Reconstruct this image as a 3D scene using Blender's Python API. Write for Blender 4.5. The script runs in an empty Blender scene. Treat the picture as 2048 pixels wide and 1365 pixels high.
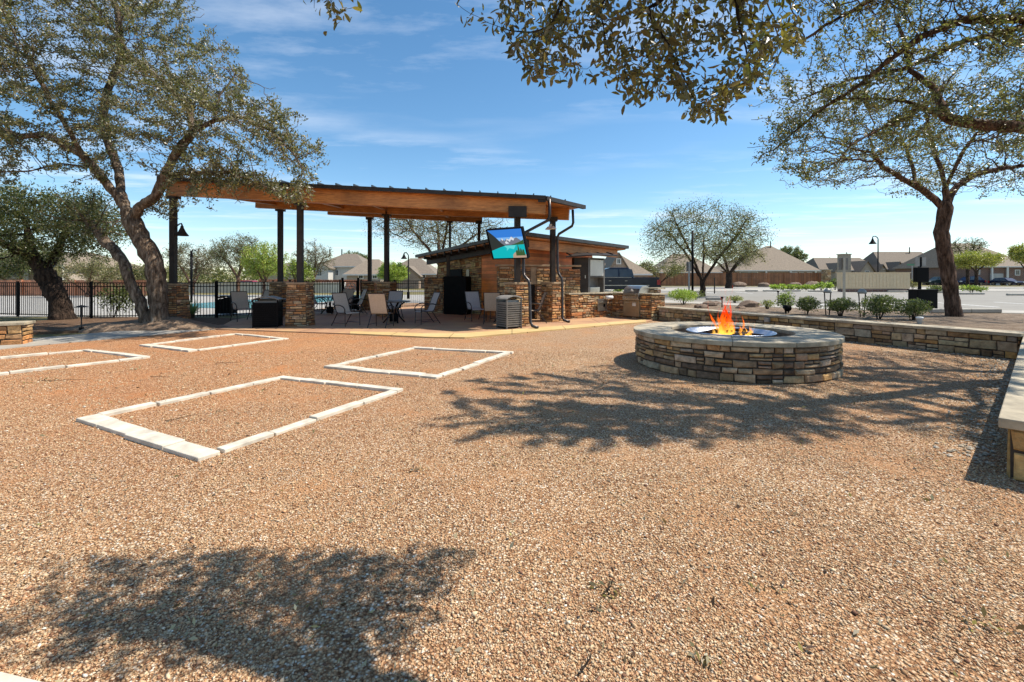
import bpy, math, random
import numpy as np
from mathutils import Vector
PI = math.pi
F = 910.0; H0 = 1.5; HY = 560.0
random.seed(7)
sc = bpy.context.scene
COL = sc.collection

# ---------------------------------------------------------------- helpers
def G(px, py, z=0.0):
    d = (H0 - z) * F / (py - HY)
    return ((px - 1024) / F * d, d, z)
def X(px, d): return (px - 1024) / F * d
def Z(py, d): return H0 + (HY - py) / F * d
def PD(px, py, d): return (X(px, d), d, Z(py, d))

class MB:
    def __init__(s): s.v = []; s.f = []; s.m = []; s.c = []
    def add(s, vs, fs, m=0, c=None):
        o = len(s.v); s.v += [tuple(p) for p in vs]
        for f in fs:
            s.f.append(tuple(o + i for i in f)); s.m.append(m)
        s.c += [c or (1, 1, 1)] * len(vs)
    def box(s, c, sz, rz=0, m=0, col=None):
        x, y, z = [q / 2 for q in sz]; ca, sa = math.cos(rz), math.sin(rz)
        vs = []
        for dz in (-z, z):
            for dx, dy in ((-x, -y), (x, -y), (x, y), (-x, y)):
                vs.append((c[0] + dx * ca - dy * sa, c[1] + dx * sa + dy * ca, c[2] + dz))
        s.add(vs, BF, m, col)
    def obox(s, o, a, b, c, m=0, col=None):
        o, a, b, c = Vector(o), Vector(a), Vector(b), Vector(c)
        if a.cross(b).dot(c) < 0: a, b = b, a
        s.add([o, o + a, o + a + b, o + b, o + c, o + a + c, o + a + b + c, o + b + c], BF, m, col)
    def bar(s, p, q, w, h, m=0, up=(0, 0, 1), col=None):
        p, q = Vector(p), Vector(q); d = (q - p).normalized()
        sd = d.cross(Vector(up))
        if sd.length < 1e-4: sd = Vector((1, 0, 0))
        sd.normalize(); u = sd.cross(d).normalized()
        s.obox(p - sd * w / 2 - u * h / 2, q - p, sd * w, u * h, m, col)
    def prism(s, poly, z0, z1, m=0, col=None):
        n = len(poly)
        ar = sum(poly[i][0] * poly[(i + 1) % n][1] - poly[(i + 1) % n][0] * poly[i][1] for i in range(n))
        if ar < 0: poly = poly[::-1]
        f0 = z0 if callable(z0) else (lambda x, y: z0)
        f1 = z1 if callable(z1) else (lambda x, y: z1)
        vs = [(x, y, f0(x, y)) for x, y in poly] + [(x, y, f1(x, y)) for x, y in poly]
        fs = [tuple(range(n))[::-1], tuple(range(n, 2 * n))] + [(i, (i + 1) % n, n + (i + 1) % n, n + i) for i in range(n)]
        s.add(vs, fs, m, col)
    def tube(s, pts, r, n=8, m=0, col=None, cap=True):
        pts = [Vector(p) for p in pts]; k = len(pts)
        rs = r if isinstance(r, (list, tuple)) else [r] * k
        ref = None; vs = []
        for i, p in enumerate(pts):
            d = (pts[min(i + 1, k - 1)] - pts[max(i - 1, 0)]).normalized()
            if ref is None:
                ref = d.cross(Vector((0.31, 0.2, 0.93)))
                if ref.length < .1: ref = d.cross(Vector((1, 0, 0)))
            a = (ref - d * ref.dot(d)).normalized(); b = d.cross(a); ref = a
            for j in range(n):
                t = 2 * PI * j / n
                vs.append(p + (a * math.cos(t) + b * math.sin(t)) * rs[i])
        fs = [(i * n + j, i * n + (j + 1) % n, (i + 1) * n + (j + 1) % n, (i + 1) * n + j) for i in range(k - 1) for j in range(n)]
        if cap: fs += [tuple(range(n))[::-1], tuple(range((k - 1) * n, k * n))]
        s.add(vs, fs, m, col)
    def lathe(s, prof, c, n=24, m=0, col=None, sx=1, sy=1):
        vs = []; k = len(prof)
        for r, z in prof:
            for j in range(n):
                t = 2 * PI * j / n
                vs.append((c[0] + r * sx * math.cos(t), c[1] + r * sy * math.sin(t), c[2] + z))
        fs = [(i * n + j, i * n + (j + 1) % n, (i + 1) * n + (j + 1) % n, (i + 1) * n + j) for i in range(k - 1) for j in range(n)]
        s.add(vs, fs, m, col)
    def build(s, name, mats, parent=None, smooth=False, color=False, bevel=0):
        me = bpy.data.meshes.new(name); me.from_pydata(s.v, [], s.f)
        if not isinstance(mats, (list, tuple)): mats = [mats]
        for q in mats: me.materials.append(q)
        me.polygons.foreach_set('material_index', s.m)
        if color:
            at = me.color_attributes.new('Col', 'FLOAT_COLOR', 'POINT')
            at.data.foreach_set('color', np.hstack([np.array(s.c, 'f'), np.ones((len(s.c), 1), 'f')]).ravel())
        if smooth: me.polygons.foreach_set('use_smooth', [True] * len(s.f))
        me.validate(); me.update()
        o = bpy.data.objects.new(name, me); COL.objects.link(o)
        if parent: o.parent = parent
        if bevel:
            b = o.modifiers.new('bev', 'BEVEL'); b.width = bevel; b.segments = 2; b.limit_method = 'ANGLE'
        return o
BF = [(0, 3, 2, 1), (4, 5, 6, 7), (0, 1, 5, 4), (1, 2, 6, 5), (2, 3, 7, 6), (3, 0, 4, 7)]

def npmesh(name, V, Fc, mat, parent=None, cols=None, smooth=False):
    me = bpy.data.meshes.new(name)
    nv, (nf, k) = len(V), Fc.shape
    me.vertices.add(nv); me.vertices.foreach_set('co', V.astype('f').ravel())
    me.loops.add(nf * k); me.loops.foreach_set('vertex_index', Fc.astype('i').ravel())
    me.polygons.add(nf); me.polygons.foreach_set('loop_start', np.arange(0, nf * k, k, dtype='i'))
    me.polygons.foreach_set('loop_total', np.full(nf, k, 'i'))
    if smooth: me.polygons.foreach_set('use_smooth', np.ones(nf, bool))
    me.materials.append(mat)
    if cols is not None:
        at = me.color_attributes.new('Col', 'FLOAT_COLOR', 'POINT')
        at.data.foreach_set('color', np.hstack([cols.astype('f'), np.ones((nv, 1), 'f')]).ravel())
    me.update(calc_edges=True)
    o = bpy.data.objects.new(name, me); COL.objects.link(o)
    if parent: o.parent = parent
    return o

def tag(o, label=None, cat=None, group=None, kind=None):
    if label: o['label'] = label
    if cat: o['category'] = cat
    if group: o['group'] = group
    if kind: o['kind'] = kind
    return o
def thing(name, label, cat, loc=(0, 0, 0), rz=0, group=None):
    o = bpy.data.objects.new(name, None); COL.objects.link(o); o.empty_display_size = .2
    o.location = loc; o.rotation_euler = (0, 0, rz)
    return tag(o, label, cat, group)
def dup(root, loc, rz, label, group=None):
    r = root.copy(); COL.objects.link(r); r.location = loc; r.rotation_euler = (0, 0, rz); r['label'] = label
    if group: r['group'] = group
    for ch in root.children:
        c = ch.copy(); COL.objects.link(c); c.parent = r
        for g in ch.children:
            d = g.copy(); COL.objects.link(d); d.parent = c
    return r

# ---------------------------------------------------------------- materials
def newmat(name):
    m = bpy.data.materials.new(name); m.use_nodes = True
    nt = m.node_tree; return m, nt, nt.nodes['Principled BSDF']
def nd(nt, t, **kw):
    n = nt.nodes.new(t)
    for k, v in kw.items():
        if k in n.inputs.keys(): n.inputs[k].default_value = v
        else: setattr(n, k, v)
    return n
def coords(nt, scale=(1, 1, 1)):
    tc = nd(nt, 'ShaderNodeTexCoord'); mp = nd(nt, 'ShaderNodeMapping'); mp.inputs['Scale'].default_value = scale
    nt.links.new(tc.outputs['Object'], mp.inputs['Vector']); return mp.outputs['Vector']
def ramp(nt, src, stops):
    r = nd(nt, 'ShaderNodeValToRGB'); nt.links.new(src, r.inputs['Fac'])
    e = r.color_ramp.elements
    while len(e) < len(stops): e.new(.5)
    for i, (p, c) in enumerate(stops):
        e[i].position = p; e[i].color = (*c, 1) if len(c) == 3 else c
    return r.outputs['Color']
def mul(nt, a, b, mode='MULTIPLY', fac=1.0):
    m = nd(nt, 'ShaderNodeMix'); m.data_type = 'RGBA'; m.blend_type = mode; m.inputs[0].default_value = fac
    nt.links.new(a, m.inputs[6])
    if isinstance(b, tuple): m.inputs[7].default_value = (*b, 1)
    else: nt.links.new(b, m.inputs[7])
    return m.outputs[2]
def noise(nt, vec, sc_, det=4, rough=.6):
    n = nd(nt, 'ShaderNodeTexNoise'); n.inputs['Scale'].default_value = sc_; n.inputs['Detail'].default_value = det
    n.inputs['Roughness'].default_value = rough; nt.links.new(vec, n.inputs['Vector']); return n.outputs['Fac']
def bump(nt, bs, h, st=.5, dist=.01):
    b = nd(nt, 'ShaderNodeBump'); b.inputs['Strength'].default_value = st; b.inputs['Distance'].default_value = dist
    nt.links.new(h, b.inputs['Height']); nt.links.new(b.outputs['Normal'], bs.inputs['Normal'])
def M(name, c, rough=.6, metal=0, var=.25, nscale=6, bst=.3, bdist=.004, stretch=(1, 1, 1), spec=.5):
    m, nt, bs = newmat(name); v = coords(nt, stretch)
    n = noise(nt, v, nscale)
    lo = tuple(x * (1 - var) for x in c); hi = tuple(min(1, x * (1 + var)) for x in c)
    nt.links.new(ramp(nt, n, [(.3, lo), (.7, hi)]), bs.inputs['Base Color'])
    bs.inputs['Roughness'].default_value = rough; bs.inputs['Metallic'].default_value = metal
    bs.inputs['Specular IOR Level'].default_value = spec
    if bst: bump(nt, bs, noise(nt, v, nscale * 5, 5), bst, bdist)
    return m
def MC(name, rough=.85, var=(.6, 1.3), nscale=14, bst=.6, bdist=.008, spec=.3):
    m, nt, bs = newmat(name); v = coords(nt)
    at = nd(nt, 'ShaderNodeVertexColor'); at.layer_name = 'Col'
    n = noise(nt, v, nscale, 6, .65)
    nt.links.new(mul(nt, at.outputs['Color'], ramp(nt, n, [(.28, (var[0],) * 3), (.72, (var[1],) * 3)])), bs.inputs['Base Color'])
    bs.inputs['Roughness'].default_value = rough; bs.inputs['Specular IOR Level'].default_value = spec
    if bst: bump(nt, bs, noise(nt, v, nscale * 2.5, 8, .7), bst, bdist)
    return m
def leafmat(name, trans=.35, rough=.45, spec=.5):
    m, nt, bs = newmat(name)
    at = nd(nt, 'ShaderNodeVertexColor'); at.layer_name = 'Col'
    nt.links.new(at.outputs['Color'], bs.inputs['Base Color']); bs.inputs['Roughness'].default_value = rough
    bs.inputs['Specular IOR Level'].default_value = spec
    tr = nd(nt, 'ShaderNodeBsdfTranslucent'); nt.links.new(mul(nt, at.outputs['Color'], (1.3, 1.5, .6)), tr.inputs['Color'])
    mx = nd(nt, 'ShaderNodeMixShader'); mx.inputs[0].default_value = trans
    nt.links.new(bs.outputs[0], mx.inputs[1]); nt.links.new(tr.outputs[0], mx.inputs[2])
    nt.links.new(mx.outputs[0], nt.nodes['Material Output'].inputs['Surface'])
    return m
def barkmat(name, a, b):
    m, nt, bs = newmat(name); v = coords(nt, (1, 1, .22))
    n = noise(nt, v, 13, 9, .72); n2 = noise(nt, coords(nt), 1.7, 4)
    r_ = ramp(nt, n, [(.36, tuple(x * .35 for x in a)), (.46, a), (.66, b)])
    nt.links.new(mul(nt, r_, ramp(nt, n2, [(.3, (.7,) * 3), (.7, (1.25,) * 3)])), bs.inputs['Base Color'])
    bs.inputs['Roughness'].default_value = .9; bs.inputs['Specular IOR Level'].default_value = .15
    bump(nt, bs, ramp(nt, n, [(.34, (0,) * 3), (.62, (1,) * 3)]), 1.0, .05)
    return m
def woodmat(name, a, b, stretch, planks=None, rough=.5):
    m, nt, bs = newmat(name); v = coords(nt, stretch)
    n = noise(nt, v, 3.2, 8, .7)
    c = ramp(nt, n, [(.3, a), (.72, b)])
    v2 = coords(nt); n2 = noise(nt, v2, .9, 3)
    c = mul(nt, c, ramp(nt, n2, [(.3, (.65,) * 3), (.7, (1.25,) * 3)]))
    if planks:
        sx = nd(nt, 'ShaderNodeSeparateXYZ'); nt.links.new(v2, sx.inputs[0])
        mm = nd(nt, 'ShaderNodeMath'); mm.operation = 'FRACT'
        mp = nd(nt, 'ShaderNodeMath'); mp.operation = 'MULTIPLY'; mp.inputs[1].default_value = planks[1]
        nt.links.new(sx.outputs[planks[0]], mp.inputs[0]); nt.links.new(mp.outputs[0], mm.inputs[0])
        k = ramp(nt, mm.outputs[0], [(0, (.15,) * 3), (.07, (1,) * 3)])
        c = mul(nt, c, k); bump(nt, bs, k, .8, .01)
        fl = nd(nt, 'ShaderNodeMath'); fl.operation = 'FLOOR'; nt.links.new(mp.outputs[0], fl.inputs[0])
        wn = nd(nt, 'ShaderNodeTexWhiteNoise'); wn.noise_dimensions = '1D'; nt.links.new(fl.outputs[0], wn.inputs['W'])
        c = mul(nt, c, ramp(nt, wn.outputs['Value'], [(0, (.7,) * 3), (1, (1.25,) * 3)]))
    nt.links.new(c, bs.inputs['Base Color']); bs.inputs['Roughness'].default_value = rough
    return m

def gravelmat():
    m, nt, bs = newmat('gravel_mix'); v = coords(nt)
    def vor(s, f='F1'):
        q = nd(nt, 'ShaderNodeTexVoronoi'); q.inputs['Scale'].default_value = s; q.feature = f; nt.links.new(v, q.inputs['Vector']); return q
    a = vor(78); sep = nd(nt, 'ShaderNodeSeparateColor'); nt.links.new(a.outputs['Color'], sep.inputs[0])
    c = ramp(nt, sep.outputs[0], [(0, (.20, .095, .045)), (.2, (.36, .20, .10)), (.45, (.50, .31, .165)), (.7, (.57, .40, .235)), (.88, (.66, .52, .36)), (.97, (.75, .66, .52)), (1, (.82, .77, .66))])
    e = ramp(nt, a.outputs['Distance'], [(.35, (1,) * 3), (.8, (.42, .36, .32))])
    c = mul(nt, c, e)
    dirt = nd(nt, 'ShaderNodeMix'); dirt.data_type = 'RGBA'
    dn = ramp(nt, noise(nt, v, 1.1, 6, .68), [(.5, (0,) * 3), (.68, (.85,) * 3)])
    nt.links.new(dn, dirt.inputs[0]); nt.links.new(c, dirt.inputs[6]); dirt.inputs[7].default_value = (.44, .235, .11, 1)
    c = mul(nt, dirt.outputs[2], ramp(nt, noise(nt, v, .35, 3), [(.3, (.92, .86, .84)), (.7, (1.06, 1.06, 1.04))]))
    # redder, rustier stone towards the game frames on the left
    sx = nd(nt, 'ShaderNodeSeparateXYZ'); nt.links.new(v, sx.inputs[0])
    mr = nd(nt, 'ShaderNodeMapRange'); mr.inputs[1].default_value = 1.5; mr.inputs[2].default_value = -4; nt.links.new(sx.outputs[0], mr.inputs[0])
    mr2 = nd(nt, 'ShaderNodeMapRange'); mr2.inputs[1].default_value = 2.5; mr2.inputs[2].default_value = 6; nt.links.new(sx.outputs[1], mr2.inputs[0])
    mm = nd(nt, 'ShaderNodeMath'); mm.operation = 'MULTIPLY'; nt.links.new(mr.outputs[0], mm.inputs[0]); nt.links.new(mr2.outputs[0], mm.inputs[1])
    mx = nd(nt, 'ShaderNodeMix'); mx.data_type = 'RGBA'; mx.blend_type = 'MULTIPLY'; nt.links.new(mm.outputs[0], mx.inputs[0])
    nt.links.new(c, mx.inputs[6]); mx.inputs[7].default_value = (1.08, .87, .72, 1)
    nt.links.new(mx.outputs[2], bs.inputs['Base Color'])
    bs.inputs['Roughness'].default_value = .9; bs.inputs['Specular IOR Level'].default_value = .2
    bump(nt, bs, e, 1.0, .012)
    return m
def groundmat(name, cols, s1=3, s2=60, bst=.5, bdist=.02):
    m, nt, bs = newmat(name); v = coords(nt)
    c = ramp(nt, noise(nt, v, s1, 8, .7), [(i / (len(cols) - 1) * .5 + .25, q) for i, q in enumerate(cols)])
    n2 = noise(nt, v, s2, 4, .8)
    c = mul(nt, c, ramp(nt, n2, [(.3, (.6,) * 3), (.7, (1.35,) * 3)]))
    nt.links.new(c, bs.inputs['Base Color']); bs.inputs['Roughness'].default_value = .92; bs.inputs['Specular IOR Level'].default_value = .15
    bump(nt, bs, n2, bst, bdist)
    return m
def slabmat(name, cols, joint=None, rough=.75):
    m, nt, bs = newmat(name); v = coords(nt)
    c = ramp(nt, noise(nt, v, .8, 8, .7), [(i / (len(cols) - 1) * .46 + .27, q) for i, q in enumerate(cols)])
    n2 = noise(nt, v, 35, 5, .7)
    c = mul(nt, c, ramp(nt, n2, [(.3, (.85,) * 3), (.7, (1.12,) * 3)]))
    if joint:
        br = nd(nt, 'ShaderNodeTexBrick'); br.offset = 0; br.inputs['Scale'].default_value = 1; br.inputs['Brick Width'].default_value = joint; br.inputs['Row Height'].default_value = joint
        br.inputs['Mortar Size'].default_value = .012; br.inputs['Color1'].default_value = br.inputs['Color2'].default_value = (1, 1, 1, 1); br.inputs['Mortar'].default_value = (.35, .33, .3, 1)
        nt.links.new(v, br.inputs['Vector']); c = mul(nt, c, br.outputs['Color'])
    nt.links.new(c, bs.inputs['Base Color']); bs.inputs['Roughness'].default_value = rough
    bump(nt, bs, n2, .25, .004)
    return m
def brickmat(name, c1, c2, mortar, s=1.0):
    m, nt, bs = newmat(name); tc = nd(nt, 'ShaderNodeTexCoord')
    sx = nd(nt, 'ShaderNodeSeparateXYZ'); nt.links.new(tc.outputs['Object'], sx.inputs[0])
    ad = nd(nt, 'ShaderNodeMath'); nt.links.new(sx.outputs[0], ad.inputs[0]); nt.links.new(sx.outputs[1], ad.inputs[1])
    cb = nd(nt, 'ShaderNodeCombineXYZ'); nt.links.new(ad.outputs[0], cb.inputs[0]); nt.links.new(sx.outputs[2], cb.inputs[1])
    br = nd(nt, 'ShaderNodeTexBrick'); br.inputs['Scale'].default_value = s; br.inputs['Brick Width'].default_value = .5; br.inputs['Row Height'].default_value = .2
    br.inputs['Mortar Size'].default_value = .015; br.inputs['Color1'].default_value = (*c1, 1); br.inputs['Color2'].default_value = (*c2, 1); br.inputs['Mortar'].default_value = (*mortar, 1)
    nt.links.new(cb.outputs[0], br.inputs['Vector']); nt.links.new(br.outputs['Color'], bs.inputs['Base Color']); bs.inputs['Roughness'].default_value = .85
    return m
def emit(name, c, st=1):
    m, nt, bs = newmat(name); bs.inputs['Base Color'].default_value = (0, 0, 0, 1); bs.inputs['Emission Color'].default_value = (*c, 1); bs.inputs['Emission Strength'].default_value = st
    bs.inputs['Roughness'].default_value = .3; bs.inputs['Specular IOR Level'].default_value = .12
    return m

GRAVEL = gravelmat()
PEB = MC('pebble', .85, (.75, 1.2), 60, .3, .002, .25)
STONE = MC('ledge_stone', .85, (.45, 1.4), 9, 1.0, .02)
MORTAR = M('mortar', (.055, .043, .032), .95, var=.3, nscale=20)
CAP = M('cap_stone', (.35, .295, .205), .75, var=.42, nscale=4, bst=.6, bdist=.008)
CAPP = M('pillar_cap_stone', (.36, .25, .15), .8, var=.3, nscale=6)
LIME = M('limestone', (.56, .50, .40), .85, var=.28, nscale=5, bst=.5, bdist=.006)
CONC = slabmat('walk_concrete', [(.28, .255, .21), (.36, .33, .28), (.44, .41, .35)], 1.5)
PATIO = slabmat('stained_patio', [(.30, .15, .09), (.42, .24, .13), (.52, .34, .15)], 3)
PATIOB = slabmat('patio_border', [(.44, .29, .12), (.55, .38, .16), (.62, .46, .22)], 1.6)
LOT = slabmat('lot_paving', [(.185, .165, .135), (.225, .205, .17), (.26, .24, .20)], 6)
DECK = slabmat('deck_concrete', [(.29, .27, .24), (.35, .33, .295), (.41, .385, .34)], 3)
PAINT = M('line_paint', (.78, .77, .73), .7, var=.1, nscale=8)
GRASS = groundmat('lawn', [(.10, .10, .035), (.19, .16, .075), (.14, .16, .05)], .8, 40)
MULCH = groundmat('bark_mulch', [(.06, .035, .022), (.15, .09, .055), (.24, .16, .10)], 5, 45, .9, .04)
BED = groundmat('bed_mulch', [(.12, .085, .06), (.22, .16, .11), (.34, .27, .20)], 4, 40, .9, .04)
BLACK = M('black_steel', (.005, .005, .0055), .6, .0, .3, 5, .15, spec=.1)
BRONZE = M('dark_bronze', (.040, .032, .027), .55, .2, .3, 4, .2, spec=.3)
ROOFM = M('roof_metal', (.07, .066, .062), .45, .6, .25, 2, .1)
PIPE = M('bronze_pipe', (.055, .045, .04), .35, .5, .3, 6, .1)
WOODB = woodmat('beam_wood', (.30, .10, .02), (.74, .33, .09), (1, 1, 9))
SOFF = woodmat('soffit_wood', (.36, .13, .03), (.66, .27, .08), (1, 6, 1), (1, 7))
SIDING = woodmat('cedar_siding', (.60, .15, .03), (.85, .30, .07), (1, 1, 12), (2, 7.5))
FENCEW = woodmat('fence_wood', (.24, .085, .03), (.42, .17, .07), (9, 9, 1), (0, 7))
FENCEW2 = woodmat('fence_wood_red', (.42, .15, .07), (.68, .31, .17), (9, 9, 1), (0, 7))
STEEL = M('stainless', (.45, .43, .40), .28, .9, .15, 3, .1, .001)
STEELD = M('dark_stainless', (.10, .11, .14), .25, .85, .2, 3, .05, .001)
GREYM = M('grey_metal', (.30, .29, .27), .5, .3, .2, 5, .15)
TAUPE = M('taupe_metal', (.17, .155, .14), .5, .3, .2, 5, .15)
SLING = M('sling_fabric', (.46, .38, .30), .8, 0, .12, 30, .3, .002)
SLINGP = M('sling_fabric_grey', (.38, .35, .34), .8, 0, .12, 30, .3, .002)
FRAMEM = M('chair_frame', (.045, .035, .03), .4, .4, .2, 6, .1)
GLASS = M('dark_glass', (.05, .065, .075), .08, .2, .2, 2, 0)
TIRE = M('tyre_rubber', (.015, .015, .015), .8, 0, .2, 9, .3)
REDL = M('red_lens', (.45, .02, .02), .3, 0, .1, 5, 0)
HEADL = M('clear_lens', (.7, .7, .7), .15, 0, .1, 5, 0)
SHING = M('shingles', (.175, .14, .105), .9, 0, .22, 4, .7, .03)
SHING2 = M('shingles_brown', (.21, .165, .12), .9, 0, .22, 4, .7, .03)
STUC = M('pale_siding', (.55, .53, .48), .8, 0, .08, 4, .2)
TRIM = M('white_trim', (.68, .66, .61), .7, 0, .05, 4, 0)
BRK = brickmat('tan_brick', (.33, .23, .16), (.24, .16, .11), (.4, .36, .3))
BRK2 = brickmat('red_brick', (.20, .10, .07), (.14, .07, .05), (.3, .27, .23))
BRKP = brickmat('pale_brick', (.42, .34, .26), (.34, .27, .20), (.48, .43, .36))
GARAGE = M('garage_panel', (.42, .41, .38), .6, 0, .08, 3, 0)
MAILM = M('mailbox_cream', (.66, .50, .31), .55, .1, .08, 6, 0)
WHITE = M('white_plastic', (.72, .72, .70), .5, 0, .06, 6, 0)
WATER = M('pool_water', (.03, .30, .36), .06, 0, .15, 4, .5, .02)
BARK = barkmat('oak_bark', (.16, .11, .075), (.44, .34, .25))
BARKD = barkmat('dark_bark', (.045, .03, .022), (.13, .085, .06))
BARKR = barkmat('ruddy_bark', (.11, .065, .045), (.32, .20, .14))
LEAF = leafmat('oak_leaf', .3, .4, .5)
LEAFB = leafmat('shrub_leaf', .35, .45)
LEAFN = leafmat('near_leaf', .3, .4, .4)
ROCK = M('brown_rock', (.19, .13, .09), .9, 0, .35, 5, .9, .03)

# ---------------------------------------------------------------- masonry
PALW = [(.42, .28, .14), (.36, .23, .11), (.30, .19, .09), (.48, .36, .22), (.50, .29, .10), (.32, .27, .20), (.44, .33, .19), (.24, .15, .08), (.40, .31, .20)]
PALP = [(.48, .27, .11), (.54, .32, .15), (.42, .20, .08), (.58, .40, .22), (.36, .18, .08), (.54, .24, .09), (.50, .36, .21), (.28, .17, .10)]
PALG = [(.44, .29, .16), (.52, .37, .23), (.37, .23, .12), (.48, .28, .12), (.56, .42, .28), (.29, .19, .11), (.19, .125, .075), (.46, .30, .17)]
def masonry(mb, fn, L, Ht, ch=(.08, .16), sw=(.14, .4), pal=PALW, prot=(.012, .035), seg=1, rnd=random, ins=.012, z0=0):
    def stone(s0, s1, t0, t1):
        g = .009; j = lambda a=.015: rnd.uniform(-a, a)
        s0 += g; s1 -= g; t0 += g; t1 -= g
        if s1 - s0 < .02 or t1 - t0 < .02: return
        p = rnd.uniform(*prot); c = rnd.choice(pal); k = rnd.uniform(.75, 1.25); c = tuple(q * k * rnd.uniform(.95, 1.05) for q in c)
        jj_ = min(.011, (t1 - t0) * .12); cs = [(s0 + j(jj_), t0 + j(jj_)), (s1 + j(jj_), t0 + j(jj_)), (s1 + j(jj_), t1 + j(jj_)), (s0 + j(jj_), t1 + j(jj_))]
        rows = []; n = seg if s1 - s0 > .15 else 1
        def ring(d, i_, jj=0):
            out = []
            bot = []; top = []
            for q in range(n + 1):
                f = q / n
                bs_ = cs[0][0] * (1 - f) + cs[1][0] * f; bt = cs[0][1] * (1 - f) + cs[1][1] * f
                ts = cs[3][0] * (1 - f) + cs[2][0] * f; tt = cs[3][1] * (1 - f) + cs[2][1] * f
                di = i_ * (1 if q == 0 else (-1 if q == n else 0))
                bot.append(fn(bs_ + di + j(jj), bt + i_ + j(jj), d + j(jj * .7))); top.append(fn(ts + di + j(jj), tt - i_ + j(jj), d + j(jj * .7)))
            return bot + top[::-1]
        a = ring(-.02, 0); b = ring(p * .45, .001); e = ring(p, ins, .009); m_ = len(a)
        vs = a + b + e; fs = []
        for k0 in (0, m_):
            for i in range(m_):
                fs.append((k0 + i, k0 + (i + 1) % m_, k0 + m_ + (i + 1) % m_, k0 + m_ + i))
        for q in range(n):
            fs.append((2 * m_ + q, 2 * m_ + q + 1, 2 * m_ + (2 * n + 1) - q - 1, 2 * m_ + (2 * n + 1) - q))
        mb.add(vs, fs, 0, c)
    t = z0
    while t < Ht - .015:
        h = rnd.uniform(*ch)
        if t + h > Ht - ch[0] * .7: h = Ht - t
        s = 0
        while s < L - .01:
            w = rnd.uniform(*sw)
            if s + w > L - sw[0] * .6: w = L - s
            if h > ch[1] * .72 and rnd.random() < .5:
                f = rnd.uniform(.4, .6); stone(s, s + w, t, t + h * f)
                if w > .25:
                    g2 = rnd.uniform(.35, .65); stone(s, s + w * g2, t + h * f, t + h); stone(s + w * g2, s + w, t + h * f, t + h)
                else: stone(s, s + w, t + h * f, t + h)
            else: stone(s, s + w, t, t + h)
            s += w
        t += h
def stonewall(name, p, q, th, Ht, parent, z0=0, pal=PALW, ch=(.08, .16), sw=(.14, .4), rnd=random, ends=True, back=True):
    """straight stone wall with its front face on p->q; thickness goes to the left of p->q"""
    p, q = Vector((p[0], p[1], 0)), Vector((q[0], q[1], 0)); d = (q - p); L = d.length; d.normalize(); nrm = Vector((d.y, -d.x, 0))
    mb = MB(); mb.obox(p + Vector((0, 0, z0)), d * L, -nrm * th, Vector((0, 0, Ht)), 1)
    def face(o, dd, nn):
        return lambda s, t, e: tuple(o + dd * s + nn * e + Vector((0, 0, z0 + t)))
    masonry(mb, face(p, d, nrm), L, Ht, ch, sw, pal, rnd=rnd)
    if ends:
        masonry(mb, face(p - nrm * th, nrm, -d), th, Ht, ch, sw, pal, rnd=rnd); masonry(mb, face(q, -nrm, d), th, Ht, ch, sw, pal, rnd=rnd)
    if back: masonry(mb, face(q - nrm * th, -d, -nrm), L, Ht, ch, sw, pal, rnd=rnd)
    return mb.build(name, [STONE, MORTAR], parent, color=True)

# ---------------------------------------------------------------- setting
def sheet(name, poly, z, mat, zb=None, parent=None):
    mb = MB(); mb.prism([p[:2] for p in poly], z - .3 if zb is None else zb, z, 0); o = mb.build(name, mat, parent); tag(o, kind='structure'); return o
W1a = (5.44, 16.85); W1b = (9.45, 8.50)
mb = MB(); mb.add([(-900, -60, -.06), (900, -60, -.06), (900, 1500, -.06), (-900, 1500, -.06)], [(0, 1, 2, 3)]); tag(mb.build('ground', GRASS), kind='structure')
# gravel court
gp = [(-30, -8), (30, -8), (30, 5), (9.9, 8.55), (5.5, 17.0), G(1290, 646)[:2], G(930, 677)[:2], G(700, 669)[:2], G(430, 659)[:2], G(50, 694)[:2], (-22, 8.5), (-30, 6)]
sheet('gravel_court', gp, 0, GRAVEL)
# walkway left, patio
sheet('walkway', [G(-500, 752)[:2], G(50, 694.5)[:2], G(432, 659.5)[:2], G(560, 661)[:2], G(560, 652)[:2], G(380, 651.5)[:2], G(50, 680)[:2], G(-500, 728)[:2]], .022, CONC)
pat = [G(432, 660)[:2], G(700, 669.5)[:2], G(870, 677)[:2], G(930, 677.5)[:2], G(1292, 645.5)[:2], (5.5, 17.2), (5.2, 21), (4, 28), (-8, 29), (-10.6, 20.5), (-10.2, 16.6)]
sheet('patio', pat, .03, PATIO)
bp = [G(700, 669.7)[:2], G(870, 677.2)[:2], G(930, 677.7)[:2], G(1292, 645.7)[:2], G(1292, 641)[:2], G(925, 669)[:2], G(860, 669.5)[:2], G(700, 665)[:2]]
sheet('patio_border', bp, .036, PATIOB)
sheet('pool_deck', [(-60, 19.5), (-18, 18.9), (-15.5, 18.6), (-10.6, 20.3), (-8, 29.5), (4, 29), (4, 46), (-60, 46)], -.02, DECK)
wt = sheet('pool_water', [(-20.5, 25), (-13.2, 24), (-12.5, 44), (-19, 44)], 0.0, WATER)
sheet('road', [(-120, 58), (14, 58), (14, 66), (-120, 66)], -.02, LOT)
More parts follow.
